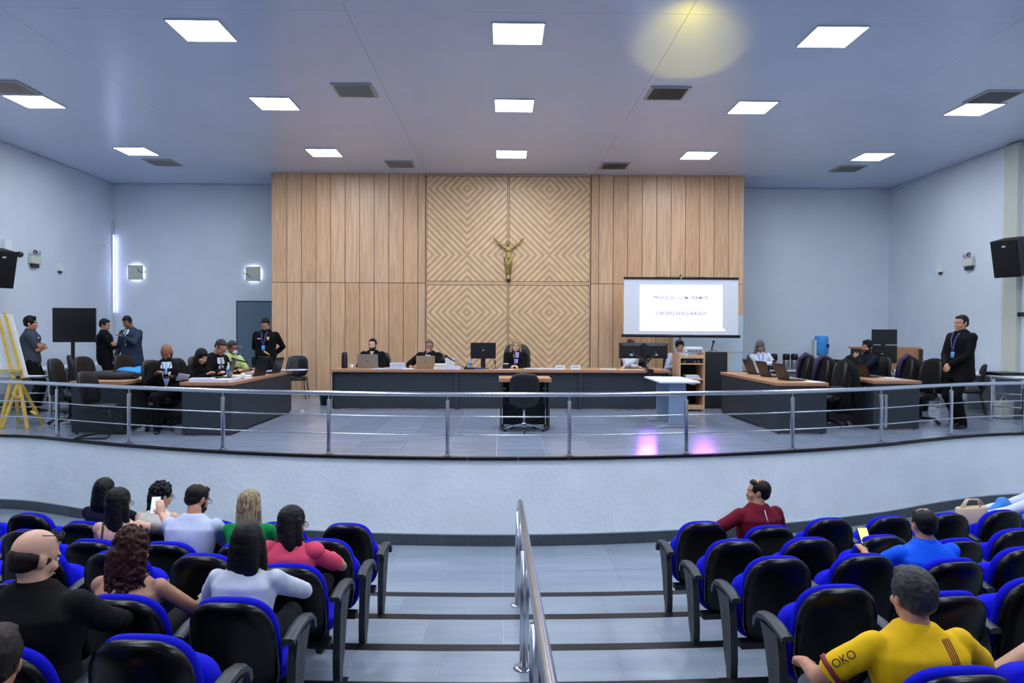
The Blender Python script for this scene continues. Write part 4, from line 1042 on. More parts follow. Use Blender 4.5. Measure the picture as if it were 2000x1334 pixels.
def ik(a, b, l1, l2, pole):
    a, b = Vector(a), Vector(b); d = b-a; L = d.length
    if L > (l1+l2)*.995: b = a+d.normalized()*(l1+l2)*.995; d = b-a; L = d.length
    L = max(L, abs(l1-l2)+.02)
    x = (l1*l1-l2*l2+L*L)/(2*L); h = math.sqrt(max(l1*l1-x*x, 0)); u = d.normalized()
    pole = Vector(pole); q = pole-u*pole.dot(u); q = q.normalized() if q.length > 1e-4 else u.orthogonal().normalized()
    return a+u*x+q*h, b
def hand(mb, wrist, d, nrm, side, curl=.5, s=1.0):
    """palm + four fingers + thumb; d = direction of fingers, nrm = back-of-hand normal"""
    d = Vector(d).normalized(); nrm = Vector(nrm); nrm = (nrm-d*nrm.dot(d)).normalized(); lat = d.cross(nrm)*side
    w_ = Vector(wrist)
    fr = (lat, nrm)
    oval(mb, [w_, w_+d*.04*s, w_+d*.082*s], [fr]*3, [(.026*s, .018*s), (.038*s, .016*s), (.041*s, .013*s)], 14, 2.6)
    for i, (off, ln) in enumerate(((-.031, .068), (-.0105, .078), (.0105, .073), (.030, .058))):
        base = w_+d*.075*s-lat*off*s*-1
        dd = d.copy(); p = base; pts = [p.copy()]
        for q in range(3):
            ang = curl*(.35+.35*q); ax = lat
            dd = (d*math.cos(curl*(.6+.75*q))-nrm*math.sin(curl*(.6+.75*q)))
            p = p+dd*ln*s*(.42, .33, .27)[q]; pts.append(p.copy())
        limb(mb, pts, [.0095*s, .009*s, .0085*s, .007*s], 8)
    tb = w_+d*.022*s-lat*.028*s; t1 = tb+(d*.6-lat*.75-nrm*.35).normalized()*.038*s; t2 = t1+(d*.9-lat*.2-nrm*.4*(1+curl)).normalized()*.034*s
    limb(mb, [tb, t1, t2], [.014*s, .011*s, .0085*s], 8)

SKIN = {'light': (214, 166, 140), 'tan': (190, 138, 108), 'brown': (140, 94, 70), 'olive': (176, 128, 98), 'pale': (226, 184, 164)}
def skinm(k): return mat('skin_'+k, SKIN[k], .5, var=.04, vscale=20, spec=.4)
def hairm(k):
    c = {'black': (14, 12, 13), 'darkbrown': (26, 19, 16), 'brown': (52, 36, 26), 'grey': (120, 118, 116), 'saltpepper': (48, 48, 50), 'auburn': (84, 32, 20), 'blond': (255, 225, 160), 'buzzgrey': (88, 80, 76)}.get(k)
    if k == 'streaked': return mat('hair_streaked', (188, 168, 122), .5, rgb2=(66, 54, 40), vscale=5, stretch=(26, 12, .9), bump=.4, bscale=14)
    if k == 'saltpepper': return mat('hair_saltpepper', (12, 12, 13), .6, rgb2=(50, 51, 54), vscale=38, bump=.6, bscale=60)
    if k == 'grey': return mat('hair_grey', (112, 110, 110), .6, rgb2=(70, 68, 68), vscale=20, stretch=(8, 8, 1), bump=.4, bscale=20)
    return mat('hair_'+k, tuple(int(q*.6) for q in c), .5, var=.25, vscale=18, stretch=(5, 5, 1), bump=.3, bscale=30, spec=.25)

def person(label, loc, rz, pelvis=(0, 0, .53), lean=(0, .1), hands=None, feet=None, poles=None, palms=None, hdirs=None, curls=(.6, .6), head=(0, 0, 0), headoff=(0, 0), twist=0, s=1.0, w_=1.0, fem=False,
           skin='tan', hair='short', hcol='black', top='shirt', tcol=(200, 200, 200), sleeve='long', pants=(20, 22, 28), shoes=(14, 14, 16), extras=(), beard=None, vox=.009, wr=.004, knee=None, hem=-.10, tmat=None, neck=True, skirt=False, pole_knee=None, robe_w=1.0):
    T = thing('person', label, 'person', loc, rz)
    p = Vector(pelvis); X0 = Vector((1, 0, 0)); up = Vector((lean[0], lean[1], 1)).normalized()
    up_n = up; X = Vector((math.cos(twist), math.sin(twist), 0)); X = (X-up*X.dot(up)).normalized(); F = up.cross(X)   # forward
    XP = X0
    sp = .50*s; Sh = p+up*sp
    mid = p+up*sp*.5 - F*.0
    SW = (.152 if fem else .172)*s*(1+(w_-1)*.5)
    shL, shR = Sh-X*SW-up*.062*s, Sh+X*SW-up*.062*s
    # head frame
    yaw, pitch, roll = head
    Rh = Matrix.Rotation(twist*0+yaw, 3, 'Z') @ Matrix.Rotation(-pitch, 3, 'X') @ Matrix.Rotation(roll, 3, 'Y')
    Nk = Sh+up*.06*s
    Hc = Sh+up*.075*s+Vector((headoff[0], headoff[1]+.02, .065*s))
    HM = Matrix.Translation(Hc) @ Rh.to_4x4() @ Matrix.Scale(s*.98, 4)
    sk = skinm(skin)
    # ---- skeleton targets
    hands = hands or [(-.25, .3, .75), (.25, .3, .75)]
    UA, FA = .285*s, .25*s
    poles = poles or [(-.5, -.4, -.8), (.5, -.4, -.8)]
    eL, wL = ik(shL, hands[0], UA, FA, poles[0]); eR, wR = ik(shR, hands[1], UA, FA, poles[1])
    seated = p.z < .75
    feet = feet or ([(-.12, .42, .09), (.12, .42, .09)] if seated else [(-.11, 0, .09), (.11, .0, .09)])
    hpL, hpR = p-XP*.095*s-Vector((0, 0, .0)), p+XP*.095*s
    pk = pole_knee or ([(-.15, .5, 1), (.15, .5, 1)] if seated else [(-.1, 1, 0), (.1, 1, 0)])
    TH, SHN = .44*s, .43*s
    kL, aL = ik(hpL, feet[0], TH, SHN, pk[0]); kR, aR = ik(hpR, feet[1], TH, SHN, pk[1])
    fr = (X, F)
    def torso(mb, e=0.0, lo=-.10, hi=1.06, neckr=None, ww=None):
        W = ww or w_
        prof_m = [(-.2, .13, .10), (-.02, .165, .118), (.18, .160, .115), (.42, .148, .108), (.66, .168, .118), (.82, .178, .112), (.90, .166, .096), (.96, .132, .08), (1.02, .092, .068), (1.08, .062, .058)]
        prof_f = [(-.2, .14, .11), (-.02, .178, .12), (.18, .160, .11), (.42, .128, .095), (.66, .145, .118), (.82, .155, .105), (.90, .142, .088), (.96, .112, .074), (1.02, .076, .06), (1.08, .052, .05)]
        pr = prof_f if fem else prof_m
        P_, R_ = [], []
        for t, rx, ry in pr:
            if t < lo or t > hi: continue
            P_.append(p+up*sp*t); k = W if t < .9 else 1+(W-1)*.5
            R_.append((rx*s*k+e, ry*s*k*(1+(k-1)*.4)+e))
        oval(mb, P_, [fr]*len(P_), R_, 28, 2.4)
    # ---- body
    b = MB(); torso(b, -.004)
    if fem:
        for q in (-1, 1): b.ell(p+up*sp*.68+X*q*.062*s+F*.088*s, (.052*s, .05*s, .052*s))
    limb(b, [Sh-up*.02*s-F*.005, Sh+up*.06*s, Hc-Rh @ Vector((0, .005, .05))*s], [.062*s, (.046 if fem else .056)*s, (.048 if fem else .056)*s])
    hs = 1
    def he(c, r): b.ell((0, 0, 0), (1, 1, 1), 18, 12, HM @ Matrix.Translation(c) @ Matrix.Diagonal((*r, 1)))
    he((0, -.012, .03), (.076, .096, .09)); he((0, .012, -.03), (.064, .072, .085)); he((0, .03, -.07), (.05, .052, .045)); he((0, .066, -.098), (.026, .02, .018))
    he((0, .088, -.018), (.0105, .015, .03)); he((0, .1, -.036), (.016, .013, .011)); he((0, .078, .022), (.052, .012, .011))
    for q in (-1, 1):
        he((q*.036, .064, -.032), (.026, .02, .024)); he((q*.077, -.008, -.012), (.009, .019, .031)); he((q*.082, -.016, .0), (.007, .012, .018))
    he((0, .086, -.066), (.022, .010, .012))
    for q, (sh, e_, wv) in enumerate(((shL, eL, wL), (shR, eR, wR))):
        limb(b, [sh, e_, wv], [(.044 if fem else .052)*s*(1+(w_-1)*.6), .038*s, .026*s])
        b.ell(sh, (.054*s, .052*s, .054*s)); m1 = e_.lerp(wv, .3); b.ell(m1, (.039*s,)*3)
        hd = Vector(hdirs[q]) if hdirs and hdirs[q] else (wv-e_).normalized()
        pn = Vector(palms[q]) if palms and palms[q] else Vector((0, 0, 1))
        if abs(hd.normalized().dot(pn.normalized())) > .95: pn = F
        hand(b, wv, hd, pn, (-1 if q == 0 else 1), curls[q], s)
    for q, (hp, kn, an) in enumerate(((hpL, kL, aL), (hpR, kR, aR))):
        limb(b, [hp, kn, an], [.082*s, .052*s, .036*s]); cal = kn.lerp(an, .3); b.ell(cal-Vector((0, .012, 0)), (.05*s,)*3)
        fd = Vector((an.x-kn.x, an.y-kn.y, 0)); fd = Vector((0, 1, 0)) if not seated or fd.length < .1 or True else fd
        limb(b, [an-Vector((0, .02, .03)), an+fd*.09+Vector((0, 0, -.055))], [.03*s, .02*s])
    body = remeshed(b, 'body', sk, T, vox, 2)
    # ---- face parts
    eyew = mat('eye_white', (225, 222, 218), .3); eyed = mat('eye_dark', (24, 16, 12), .2)
    for q in (-1, 1):
        o = MB().ell((0, 0, 0), (.0125, .008, .0065), 12, 8, HM @ Matrix.Translation((q*.031, .077, .0)))
        o = o.build('eye', eyew, T, True); MB().ell((0, 0, 0), (.0062, .003, .006), 10, 6, HM @ Matrix.Translation((q*.031, .0835, .0))).build('iris', eyed, o, True)
        MB().tube([HM @ Vector((q*.013, .089, .019)), HM @ Vector((q*.032, .086, .024)), HM @ Vector((q*.05, .073, .018))], [.003, .004, .0025], 6).build('eyebrow', hairm('black' if hcol in ('streaked', 'auburn') else hcol if hcol != 'blond' else 'brown'), T, True)
    MB().ell((0, 0, 0), (.021, .006, .0065), 12, 8, HM @ Matrix.Translation((0, .094, -.066))).build('lips', mat('lips_'+skin, tuple(int(c*f) for c, f in zip(SKIN[skin], (.86, .68, .68))), .4), T, True)
    # ---- hair
    hm = hairm(hcol)
    def hh(mb, c, r, seg=18): mb.ell((0, 0, 0), (1, 1, 1), seg, 12, HM @ Matrix.Translation(c) @ Matrix.Diagonal((*r, 1)))
    hv = .0075*s
    rnd = random.Random(label)
    if hair in ('short', 'thick', 'buzz'):
        h = MB(); g = {'short': .006, 'thick': .014, 'buzz': .003}[hair]
        hh(h, (0, -.022, .036), (.076+g, .096+g*.6, .092+g)); hh(h, (0, -.055, -.01), (.066+g*.6, .055+g*.5, .055))
        if hair == 'thick': hh(h, (0, .035, .1), (.06, .045, .03))
        else: hh(h, (0, .03, .09), (.058, .045, .022+g))
        for q in (-1, 1): hh(h, (q*.07, -.0, .012), (.012, .02, .03))
        remeshed(h, 'hair', hm, T, hv, 1, wr=.003 if hair != 'buzz' else .0008, wf=60)
    elif hair == 'fringe':   # balding: band round sides and back
        h = MB(); hh(h, (0, -.024, -.002), (.0815, .0925, .058)); hh(h, (0, -.05, -.03), (.068, .06, .04))
        remeshed(h, 'hair', hm, T, hv, 1, wr=.001, wf=60)
    elif hair == 'crown':    # short with small thin spot on the crown
        h = MB(); hh(h, (0, -.022, .03), (.083, .102, .088)); hh(h, (0, -.055, -.015), (.07, .058, .06)); hh(h, (0, .03, .088), (.058, .045, .025))
        remeshed(h, 'hair', hm, T, hv, 1, wr=.002, wf=60)
        q = MB(); hh(q, (0, -.05, .098), (.022, .022, .021)); q.build('scalp_spot', sk, T, True)
    elif hair in ('long', 'straight', 'mid', 'bob'):
        L_ = {'long': .42, 'straight': .30, 'mid': .22, 'bob': .13}[hair]*s
        h = MB(); hh(h, (0, -.022, .036), (.088, .106, .1)); hh(h, (0, -.05, -.02), (.082, .07, .08))
        base = HM @ Vector((0, -.05, .045)); L_ += .05*s; dn = (Vector((0, 0, -1))-up*.35).normalized()
        bx_, by_ = (HM.to_3x3() @ Vector((1, 0, 0))).normalized(), (HM.to_3x3() @ Vector((0, 1, 0))).normalized()
        back = -F
        P_ = [base+back*.0, base+dn*L_*.3+back*.012, base+dn*L_*.65+back*.035, base+dn*L_+back*.04]
        oval(h, P_, [(bx_, by_)]*4, [(.082*s, .066*s), (.092*s, .064*s), (.095*s, .045*s), (.078*s, .026*s)], 22)
        for q in (-1, 1):
            c0 = HM @ Vector((q*.078, -.01, .03)); c1 = HM @ Vector((q*.086, -.0, -.05)); c2 = c1+dn*L_*.35+bx_*q*.01; c3 = c1+dn*L_*.6+bx_*q*.015-F*.02
            limb(h, [c0, c1, c2, c3], [.026*s, .034*s, .030*s, .014*s], 10)
        for q in range(7):      # strand ends
            a0 = P_[2]+bx_*(q-3)*.024*s; limb(h, [a0, P_[3]+bx_*(q-3)*.02*s+dn*rnd.uniform(.0, .04)], [.016*s, .006*s], 8)
        remeshed(h, 'hair', hm, T, hv, 2, wr=.0025, wf=45)
    elif hair == 'curly' or hair == 'ringlets':
        h = MB(); hh(h, (0, -.025, .035), (.088, .104, .1)); L_ = .24*s if hair == 'curly' else .30*s
        base = HM @ Vector((0, -.06, 0)); dn = Vector((0, -.12, -1)).normalized()
        spread = .1 if hair == 'curly' else .062
        oval(h, [base, base+dn*L_*.5, base+dn*L_], [(X, F)]*3, [(spread*1.0*s, .07*s), (spread*1.1*s, .06*s), (spread*.9*s, .04*s)], 20)
        for i in range(300 if hair == 'curly' else 220):
            a = rnd.uniform(0, 2*PI); zz = rnd.random()
            if rnd.random() < .45:
                v = Vector((rnd.gauss(0, 1), rnd.gauss(-.5, .8), rnd.gauss(.5, .8))).normalized(); c = HM @ (Vector((0, -.025, .035))+Vector((v.x*.095, v.y*.108, v.z*.104)))
                if (HM.inverted() @ c).y > .05: continue
            else:
                c = base+dn*L_*zz+X*math.cos(a)*(spread+.012)*s-F*abs(math.sin(a))*.065*s
            r_ = rnd.uniform(.008, .0135)*s; h.ell(c, (r_, r_, r_*1.5), 8, 6)
        remeshed(h, 'hair', hm, T, .006*s, 1, wr=.002, wf=60)
    if beard:
        h = MB(); hh(h, (0, .030, -.078), (.060, .058, .044)); hh(h, (0, .080, -.05), (.03, .014, .010))
        for q in (-1, 1): hh(h, (q*.062, .012, -.04), (.012, .03, .04)); hh(h, (q*.026, .086, -.066), (.012, .012, .022))
        hh(h, (0, .082, -.098), (.026, .018, .02))
        remeshed(h, 'beard', hairm(beard), T, .006, 1, wr=.001, wf=60)
    # ---- clothes
    tm = tmat or mat('cloth_%d_%d_%d' % tcol, tcol if sum(tcol) > 60 else tuple(int(q*.6) for q in tcol), .85, bump=.45, bscale=11, spec=.2)
    E = {'shirt': .012, 'polo': .011, 'tee': .010, 'jacket': .017, 'robe': .024, 'tank': .006, 'uniform': .014}[top]
    g = MB(); lo_ = {'robe': -.3, 'jacket': -.22}.get(top, -.12 if hem == -.10 else hem)
    torso(g, E, lo=-.25 if top in ('jacket', 'robe') and not seated else -.25, hi=(1.03 if top != 'tank' else .80))
    if top in ('jacket', 'robe') and not seated:
        oval(g, [p-up*.02, p-up*.16*s], [fr]*2, [((.165*s*w_)+E+.008, (.12*s*w_)+E+.005), ((.172*s*w_)+E+.012, (.125*s*w_)+E+.01)], 24, 2.4)
    if fem and top != 'robe':
        for q in (-1, 1): g.ell(p+up*sp*.68+X*q*.062*s+F*.088*s, (.055*s+E*.6,)*3)
    if top != 'tank':
        for q, (sh, e_, wv) in enumerate(((shL, eL, wL), (shR, eR, wR))):
            ra = (.05 if fem else .055)*s*(1+(w_-1)*.6)+E*.7
            if sleeve == 'long':
                cuff = e_.lerp(wv, .94)
                if top == 'robe': limb(g, [sh, e_, e_.lerp(wv, .8)], [ra+.006, .068*s*robe_w, .074*s*robe_w])
                else: limb(g, [sh, e_, cuff], [ra, .042*s+E*.9, .030*s+E*.8])
            elif sleeve == 'short': limb(g, [sh, sh.lerp(e_, .72)], [ra, .050*s+E])
            elif sleeve == 'cap': limb(g, [sh, sh.lerp(e_, .3)], [ra, .056*s+E*.6])
            g.ell(sh-up*.008, (.050*s+E*.5,)*3)
    top_o = remeshed(g, {'robe': 'robe_garment', 'jacket': 'jacket', 'tank': 'tank_top'}.get(top, 'shirt'), tm, T, max(vox, .01), 3, wr=wr, wf=8)
    if top in ('shirt', 'polo', 'uniform', 'jacket') and neck:
        c = MB(); cc = Sh+up*.03*s
        n_ = 22; rings = []
        for rr, hh_ in ((.078, -.02), (.066, .022), (.060, .022), (.07, -.02)):
            rg = []
            for k in range(n_):
                a = 2*PI*k/n_; fwd = math.sin(a)
                rg.append(cc+X*math.cos(a)*rr*s*1.02+F*fwd*rr*s*(1.05)+up*(hh_-(.022 if fwd > .6 else 0))*s)
            rings.append(rg)
        rv = [[c.bm.verts.new(q) for q in r_] for r_ in rings]
        for i in range(4):
            A, B_ = rv[i], rv[(i+1) % 4]
            for k in range(n_): c.bm.faces.new((A[k], A[(k+1) % n_], B_[(k+1) % n_], B_[k]))
        c.build('collar', tm, T, True)
    g = MB(); pants = tuple(int(q*.55) for q in pants) if sum(pants) < 70 else pants; pm = mat('trouser_%d_%d_%d' % pants, pants, .85, bump=.4, bscale=11, spec=.2)
    oval(g, [p-up*.09*s, p+up*.0, p+up*.09*s], [fr]*3, [(.135*s*w_, .11*s*w_), ((.182 if fem else .17)*s*w_, .124*s*w_), (.162*s*w_, .118*s*w_)], 24)
    if skirt:
        for hp, kn in ((hpL, kL), (hpR, kR)): limb(g, [hp, hp.lerp(kn, .97)], [.115*s, .085*s])
    else:
        for hp, kn, an in ((hpL, kL, aL), (hpR, kR, aR)):
            limb(g, [hp, kn, an], [.098*s*(1+(w_-1)*.6), .07*s, .058*s])
    remeshed(g, 'skirt' if skirt else 'trousers', pm, T, max(vox, .012), 3, wr=wr, wf=8)
    for q, (kn, an) in enumerate(((kL, aL), (kR, aR))):
        sh_ = MB(); fd = Vector((0, 1, 0))
        if seated and an.z > .15: fd = Vector((kn.x*0, .8, .1))
        pts_ = [an+Vector((0, -.05, -.05)), an+Vector((0, .02, -.045)), an+Vector((0, .11, -.06)), an+Vector((0, .17, -.068))]
        oval(sh_, pts_, [(X0, Vector((0, 0, 1)))]*4, [(.036, .034), (.042, .042), (.046, .026), (.034, .016)], 16, 2.6)
        remeshed(sh_, 'shoe', mat('shoe_%d' % shoes[0], shoes, .3), T, .01, 1)
    T['_f'] = 0; del T['_f']
    fr_ = dict(T=T, p=p, up=up, X=X, F=F, Sh=Sh, s=s, HM=HM, top=top_o, wL=wL, wR=wR, eL=eL, eR=eR, kL=kL, kR=kR, aL=aL, aR=aR, body=body, tm=tm, Hc=Hc, shL=shL, shR=shR)
    return fr_

def decal(f, name, rows, m, back=False, target=None, off=.0035, th=.003, sub=3):
    """thin cloth patch laid on the garment: rows of (v, uL, uR), v up from shoulder line, u across"""
    me = (target or f['top']).data; bv = BVHTree.FromPolygons([v.co for v in me.vertices], [list(p.vertices) for p in me.polygons])
    sg_ = -1 if back else 1; D = -f['F']*sg_; G = []
    full = []
    for (v0, a0, b0), (v1, a1, b1) in zip(rows, rows[1:]):
        for t in range(sub):
            k = t/sub; full.append((v0+(v1-v0)*k, a0+(a1-a0)*k, b0+(b1-b0)*k))
    full.append(rows[-1])
    NC = 5; last = None
    for v, a, b in full:
        r_ = []
        for i in range(NC):
            u = a+(b-a)*i/(NC-1); o = f['Sh']+f['X']*u*f['s']+f['up']*v*f['s']+f['F']*sg_*.5
            h = bv.ray_cast(o, D)
            if h[0] is None: q = last+D*0 if last is not None else o+D*.38
            else: q = h[0]-D*off
            last = q; r_.append(q)
        G.append(r_)
    mb = MB(); bm = mb.bm
    T_ = [[bm.verts.new(q-D*th) for q in r_] for r_ in G]; B_ = [[bm.verts.new(q+D*.004) for q in r_] for r_ in G]
    for i in range(len(G)-1):
        for j in range(NC-1):
            bm.faces.new((T_[i][j], T_[i][j+1], T_[i+1][j+1], T_[i+1][j])); bm.faces.new((B_[i][j], B_[i+1][j], B_[i+1][j+1], B_[i][j+1]))
        bm.faces.new((T_[i][0], T_[i+1][0], B_[i+1][0], B_[i][0])); bm.faces.new((T_[i][-1], B_[i][-1], B_[i+1][-1], T_[i+1][-1]))
    for j in range(NC-1):
        bm.faces.new((T_[0][j], B_[0][j], B_[0][j+1], T_[0][j+1])); bm.faces.new((T_[-1][j], T_[-1][j+1], B_[-1][j+1], B_[-1][j]))
    return mb.build(name, m, f['T'], True)
def shirt_v(f, m, tie=None, depth=.3, w0=.06):
    decal(f, 'shirt_front', [(.01, -w0*.8, w0*.8), (-.06, -w0, w0), (-depth, -.012, .012)], m)
    if tie: decal(f, 'tie', [(-.0, -.015, .015), (-.03, -.011, .011), (-depth+.08, -.02, .02), (-depth+.04, -.014, .014)], tie, off=.008)
def lanyard(f, m, badge=None, depth=.28, w0=.055, sw=.008):
    for q in (-1, 1): decal(f, 'lanyard', [(.0, q*w0-sw, q*w0+sw), (-depth, q*.004-sw, q*.004+sw)], m, off=.009, sub=6)
    if badge: decal(f, 'id_badge', [(-depth-.01, -.03, .03), (-depth-.10, -.03, .03)], badge, off=.012)
def glasses(f, col=(20, 20, 24), on_head=False, r=.022, dark=False):
    m = mat('glasses_%d' % col[0], col, .3); HM = f['HM']; b = MB()
    dz = .0 if not on_head else .10; dy = 0 if not on_head else -.035
    for q in (-1, 1):
        b.ring((q*.032, .098+dy, .0+dz), r*1.15, r*.85, .0022, HM, 18, 5)
        b.tube([HM @ Vector((q*.056, .097+dy, .004+dz)), HM @ Vector((q*.08, .06+dy, .006+dz)), HM @ Vector((q*.084, -.01+dy, .002+dz))], .0022, 5)
    b.tube([HM @ Vector((-.009, .099+dy, .004+dz)), HM @ Vector((.009, .099+dy, .004+dz))], .002, 5)
    o = b.build('glasses', m, f['T'], True)
    if dark:
        for q in (-1, 1): MB().ell((0, 0, 0), (r*1.1, .003, r*.8), 12, 6, HM @ Matrix.Translation((q*.032, .098+dy, dz))).build('lens', mat('dark_lens', (16, 22, 48), .1), o, True)
def held(f, name, label, cat, m, loc, size, rot=(0, 0, 0), screen=None):
    """thing held in a hand: top-level, in world space"""
    W = Matrix.Translation(f['T'].location) @ Matrix.Rotation(f['T'].rotation_euler.z, 4, 'Z')
    M4 = W @ Matrix.Translation(loc) @ Euler(rot).to_matrix().to_4x4()
    t = thing(name, label, cat, M4.to_translation(), 0); t.rotation_euler = M4.to_euler()
    a, b, c = size; MB().box(-a/2, a/2, -b/2, b/2, -c/2, c/2, bev=min(c*.4, .003)).build('body', m, t)
    if screen: MB().box(-a/2+.005, a/2-.005, -b/2+.005, b/2-.005, c/2+.0003, c/2+.0012).build('screen', screen, t)
    return t
M_lany = mat('lanyard_blue', (34, 48, 150), .6); M_badge = mat('badge_blue', (90, 160, 235), .4); M_shirtw = mat('white_shirt', (215, 224, 235), .75, bump=.1, bscale=120)
M_bluetie = mat('pale_blue_tie', (130, 175, 235), .6); M_scr = mat('phone_screen', (90, 150, 190), .3, emit=.5); M_scrw = mat('phone_screen_white', (215, 225, 245), .3, emit=.6)

STAND_H = .92
# ---- standing people
f = person('man in dark grey polo shirt with folded arms standing by the easel', (-8.3, 12.75, 0), R(-66), pelvis=(0, 0, .93), lean=(0, -.02), hands=[(.09, .20, 1.19), (-.08, .22, 1.16)], poles=[(-.8, -.1, -.6), (.8, -.1, -.6)],
           hdirs=[(1, -.3, .12), (-1, -.35, .1)], palms=[(0, 1, 0), (0, 1, 0)], feet=[(-.26, .05, .09), (.2, .0, .09)], head=(-.2, 0, 0), skin='tan', hair='thick', top='polo', tcol=(64, 68, 78), sleeve='short', pants=(14, 15, 18), w_=1.12, s=1.03, curls=(.3, .5))
lanyard(f, M_lany, None, .16); decal(f, 'chest_logo', [(-.1, .07, .11), (-.125, .07, .11)], M_shirtw)
MB().ell((0, 0, 0), (.007, .008, .01), 8, 6, f['HM'] @ Matrix.Translation((.088, .0, -.012))).build('earbud', M_white, f['T'])
MB().ell((0, 0, 0), (.007, .008, .01), 8, 6, f['HM'] @ Matrix.Translation((-.088, .0, -.012))).build('earbud', M_white, f['T'])
decal(f, 'belt', [(-.49, -.17, .17), (-.515, -.17, .17)], M_black)
f = person('police officer in black uniform with folded arms talking at back left corner', (-7.8, 14.2, 0), R(-68), pelvis=(0, 0, .93), lean=(0, -.03), hands=[(.09, .20, 1.19), (-.08, .22, 1.15)], poles=[(-.8, -.1, -.6), (.8, -.1, -.6)],
           hdirs=[(1, -.3, .12), (-1, -.35, .1)], palms=[(0, 1, 0), (0, 1, 0)], head=(-.35, .25, 0), skin='tan', hair='short', top='uniform', tcol=(13, 14, 19), pants=(14, 14, 20), w_=1.1, curls=(.3, .5))
decal(f, 'name_tag', [(-.14, -.11, -.05), (-.155, -.11, -.05)], M_shirtw); decal(f, 'shield_badge', [(-.2, -.09, -.05), (-.23, -.09, -.05), (-.25, -.075, -.065)], mat('badge_gold', (200, 180, 110), .4)); lanyard(f, M_lany, None, .2)
f = person('man in slate blue suit raising his hand to his chest at back left corner', (-7.55, 14.75, 0), R(165), pelvis=(0, 0, .95), lean=(.03, .04), hands=[(-.03, .27, 1.34), (.26, .14, .95)], poles=[(-1, -.2, -.5), (.6, -.6, -.4)],
           head=(.3, .45, .1), headoff=(.03, .03), skin='brown', hair='short', top='jacket', tcol=(46, 60, 80), pants=(34, 42, 56), w_=1.12, s=1.06, curls=(.5, .4))
shirt_v(f, M_shirtw, M_black)
f = person('police officer in black uniform with blue badge standing between grey door and wood wall', (-4.75, 14.5, 0), R(180), pelvis=(0, 0, .93), lean=(0, -.03), hands=[(-.1, -.2, .98), (.1, -.2, .96)], poles=[(-1, -.3, -.1), (1, -.3, -.1)],
           head=(.1, .5, 0), headoff=(0, .02), skin='tan', hair='short', top='uniform', tcol=(13, 14, 20), pants=(16, 17, 26), w_=1.16, s=1.04)
lanyard(f, mat('lanyard_violet', (84, 78, 150), .6), M_badge, .26); decal(f, 'shield_badge', [(-.1, -.11, -.06), (-.14, -.11, -.06), (-.165, -.095, -.075)], mat('badge_gold', (200, 180, 110))); decal(f, 'name_tag', [(-.13, .05, .12), (-.145, .05, .12)], M_shirtw)
decal(f, 'duty_belt', [(-.48, -.17, .17), (-.53, -.17, .17)], M_black); MB().box(.2, .27, -.05, .05, .72, .95, bev=.01).build('holster', M_black, f['T'])
f = person('security guard in black suit with clasped hands standing at right side of stage', (7.17, 11.1, 0), R(104), pelvis=(0, 0, .95), lean=(0, -.04), hands=[(-.04, .24, 1.0), (.04, .25, .98)], poles=[(-1, -.5, -.2), (1, -.5, -.2)],
           hdirs=[(.5, .3, -.8), (-.7, .5, -.4)], palms=[(-.3, 1, 0), (.3, 1, .2)], feet=[(-.12, .06, .09), (.14, -.12, .09)], head=(-.1, .06, 0), skin='tan', hair='buzz', hcol='darkbrown', top='jacket', tcol=(13, 13, 15), pants=(11, 11, 13), w_=1.08, s=1.07, curls=(.5, .3))
lanyard(f, mat('lanyard_violet', (84, 78, 150)), M_badge, .27)

# ---- lawyers' desk
def sit(lean=(0, .12)): return dict(pelvis=(0, 0, .54), lean=lean)
f = person('bald bearded man in black suit, pale blue tie, legs crossed near the railing', (-4.97, 10.72, 0), R(-160), pelvis=(0, 0, .49), lean=(0, .06), hands=[(-.09, .34, .80), (.12, .32, .84)], head=(-.15, .55, 0), headoff=(0, .04),
           feet=[(.16, .42, .5), (.1, .34, .09)], pole_knee=[(-1, .35, .6), (.1, .5, 1)], skin='brown', hair='none', beard='black', top='jacket', tcol=(16, 17, 20), pants=(15, 15, 19), w_=1.1, s=1.04, curls=(.9, .7))
shirt_v(f, M_shirtw, M_bluetie, .34, .075); lanyard(f, M_black, None, .2, sw=.005)
held(f, 'mobile_phone', 'dark phone in the hands of the bald bearded man', 'phone', M_black, f['wL']+Vector((.07, .1, .02)), (.07, .14, .009), (.5, 0, 0), M_glass_dark)
held(f, 'paper_sheet', 'white paper sheet resting on the knee of the bald bearded man', 'paper', M_paper, Vector((-.24, .46, .80)), (.15, .21, .003), (.6, -.2, .2))
f = person('black-haired woman in black writing at the lawyers desk', (-4.98, 11.5, 0), R(-112), lean=(0, .34), pelvis=(0, 0, .47), hands=[(-.14, .5, .79), (.14, .48, .79)], head=(0, .5, 0), headoff=(0, .05), fem=True, skin='light', hair='mid', hcol='black', top='jacket', tcol=(14, 14, 16), s=.98)
MB().ell((0, 0, 0), (.003, .01, .014), 8, 6, f['HM'] @ Matrix.Translation((.086, .0, -.05))).build('earring', mat('gold', (210, 170, 90), .3, metal=.8), f['T'])
f = person('man with cropped grey hair and glasses in black robe reading at lawyers desk', (-4.98, 12.2, 0), R(-112), lean=(0, .36), pelvis=(0, 0, .54), hands=[(-.14, .52, .8), (.14, .54, .8)], head=(0, .62, 0), headoff=(0, .06), skin='tan', hair='buzz', hcol='buzzgrey', top='robe', tcol=(13, 13, 15), w_=1.12, s=1.08)
shirt_v(f, M_shirtw, mat('mauve_tie', (110, 100, 150), .6), .26, .075); glasses(f)
f = person('man in yellow-green shirt wearing a white face mask at the lawyers desk', (-4.93, 12.95, 0), R(-122), lean=(0, .22), pelvis=(0, 0, .54), hands=[(-.16, .46, .79), (.18, .5, .79)], head=(.1, .25, 0), skin='brown', hair='short', hcol='saltpepper', top='polo', tcol=(190, 208, 130), sleeve='short', w_=1.06)
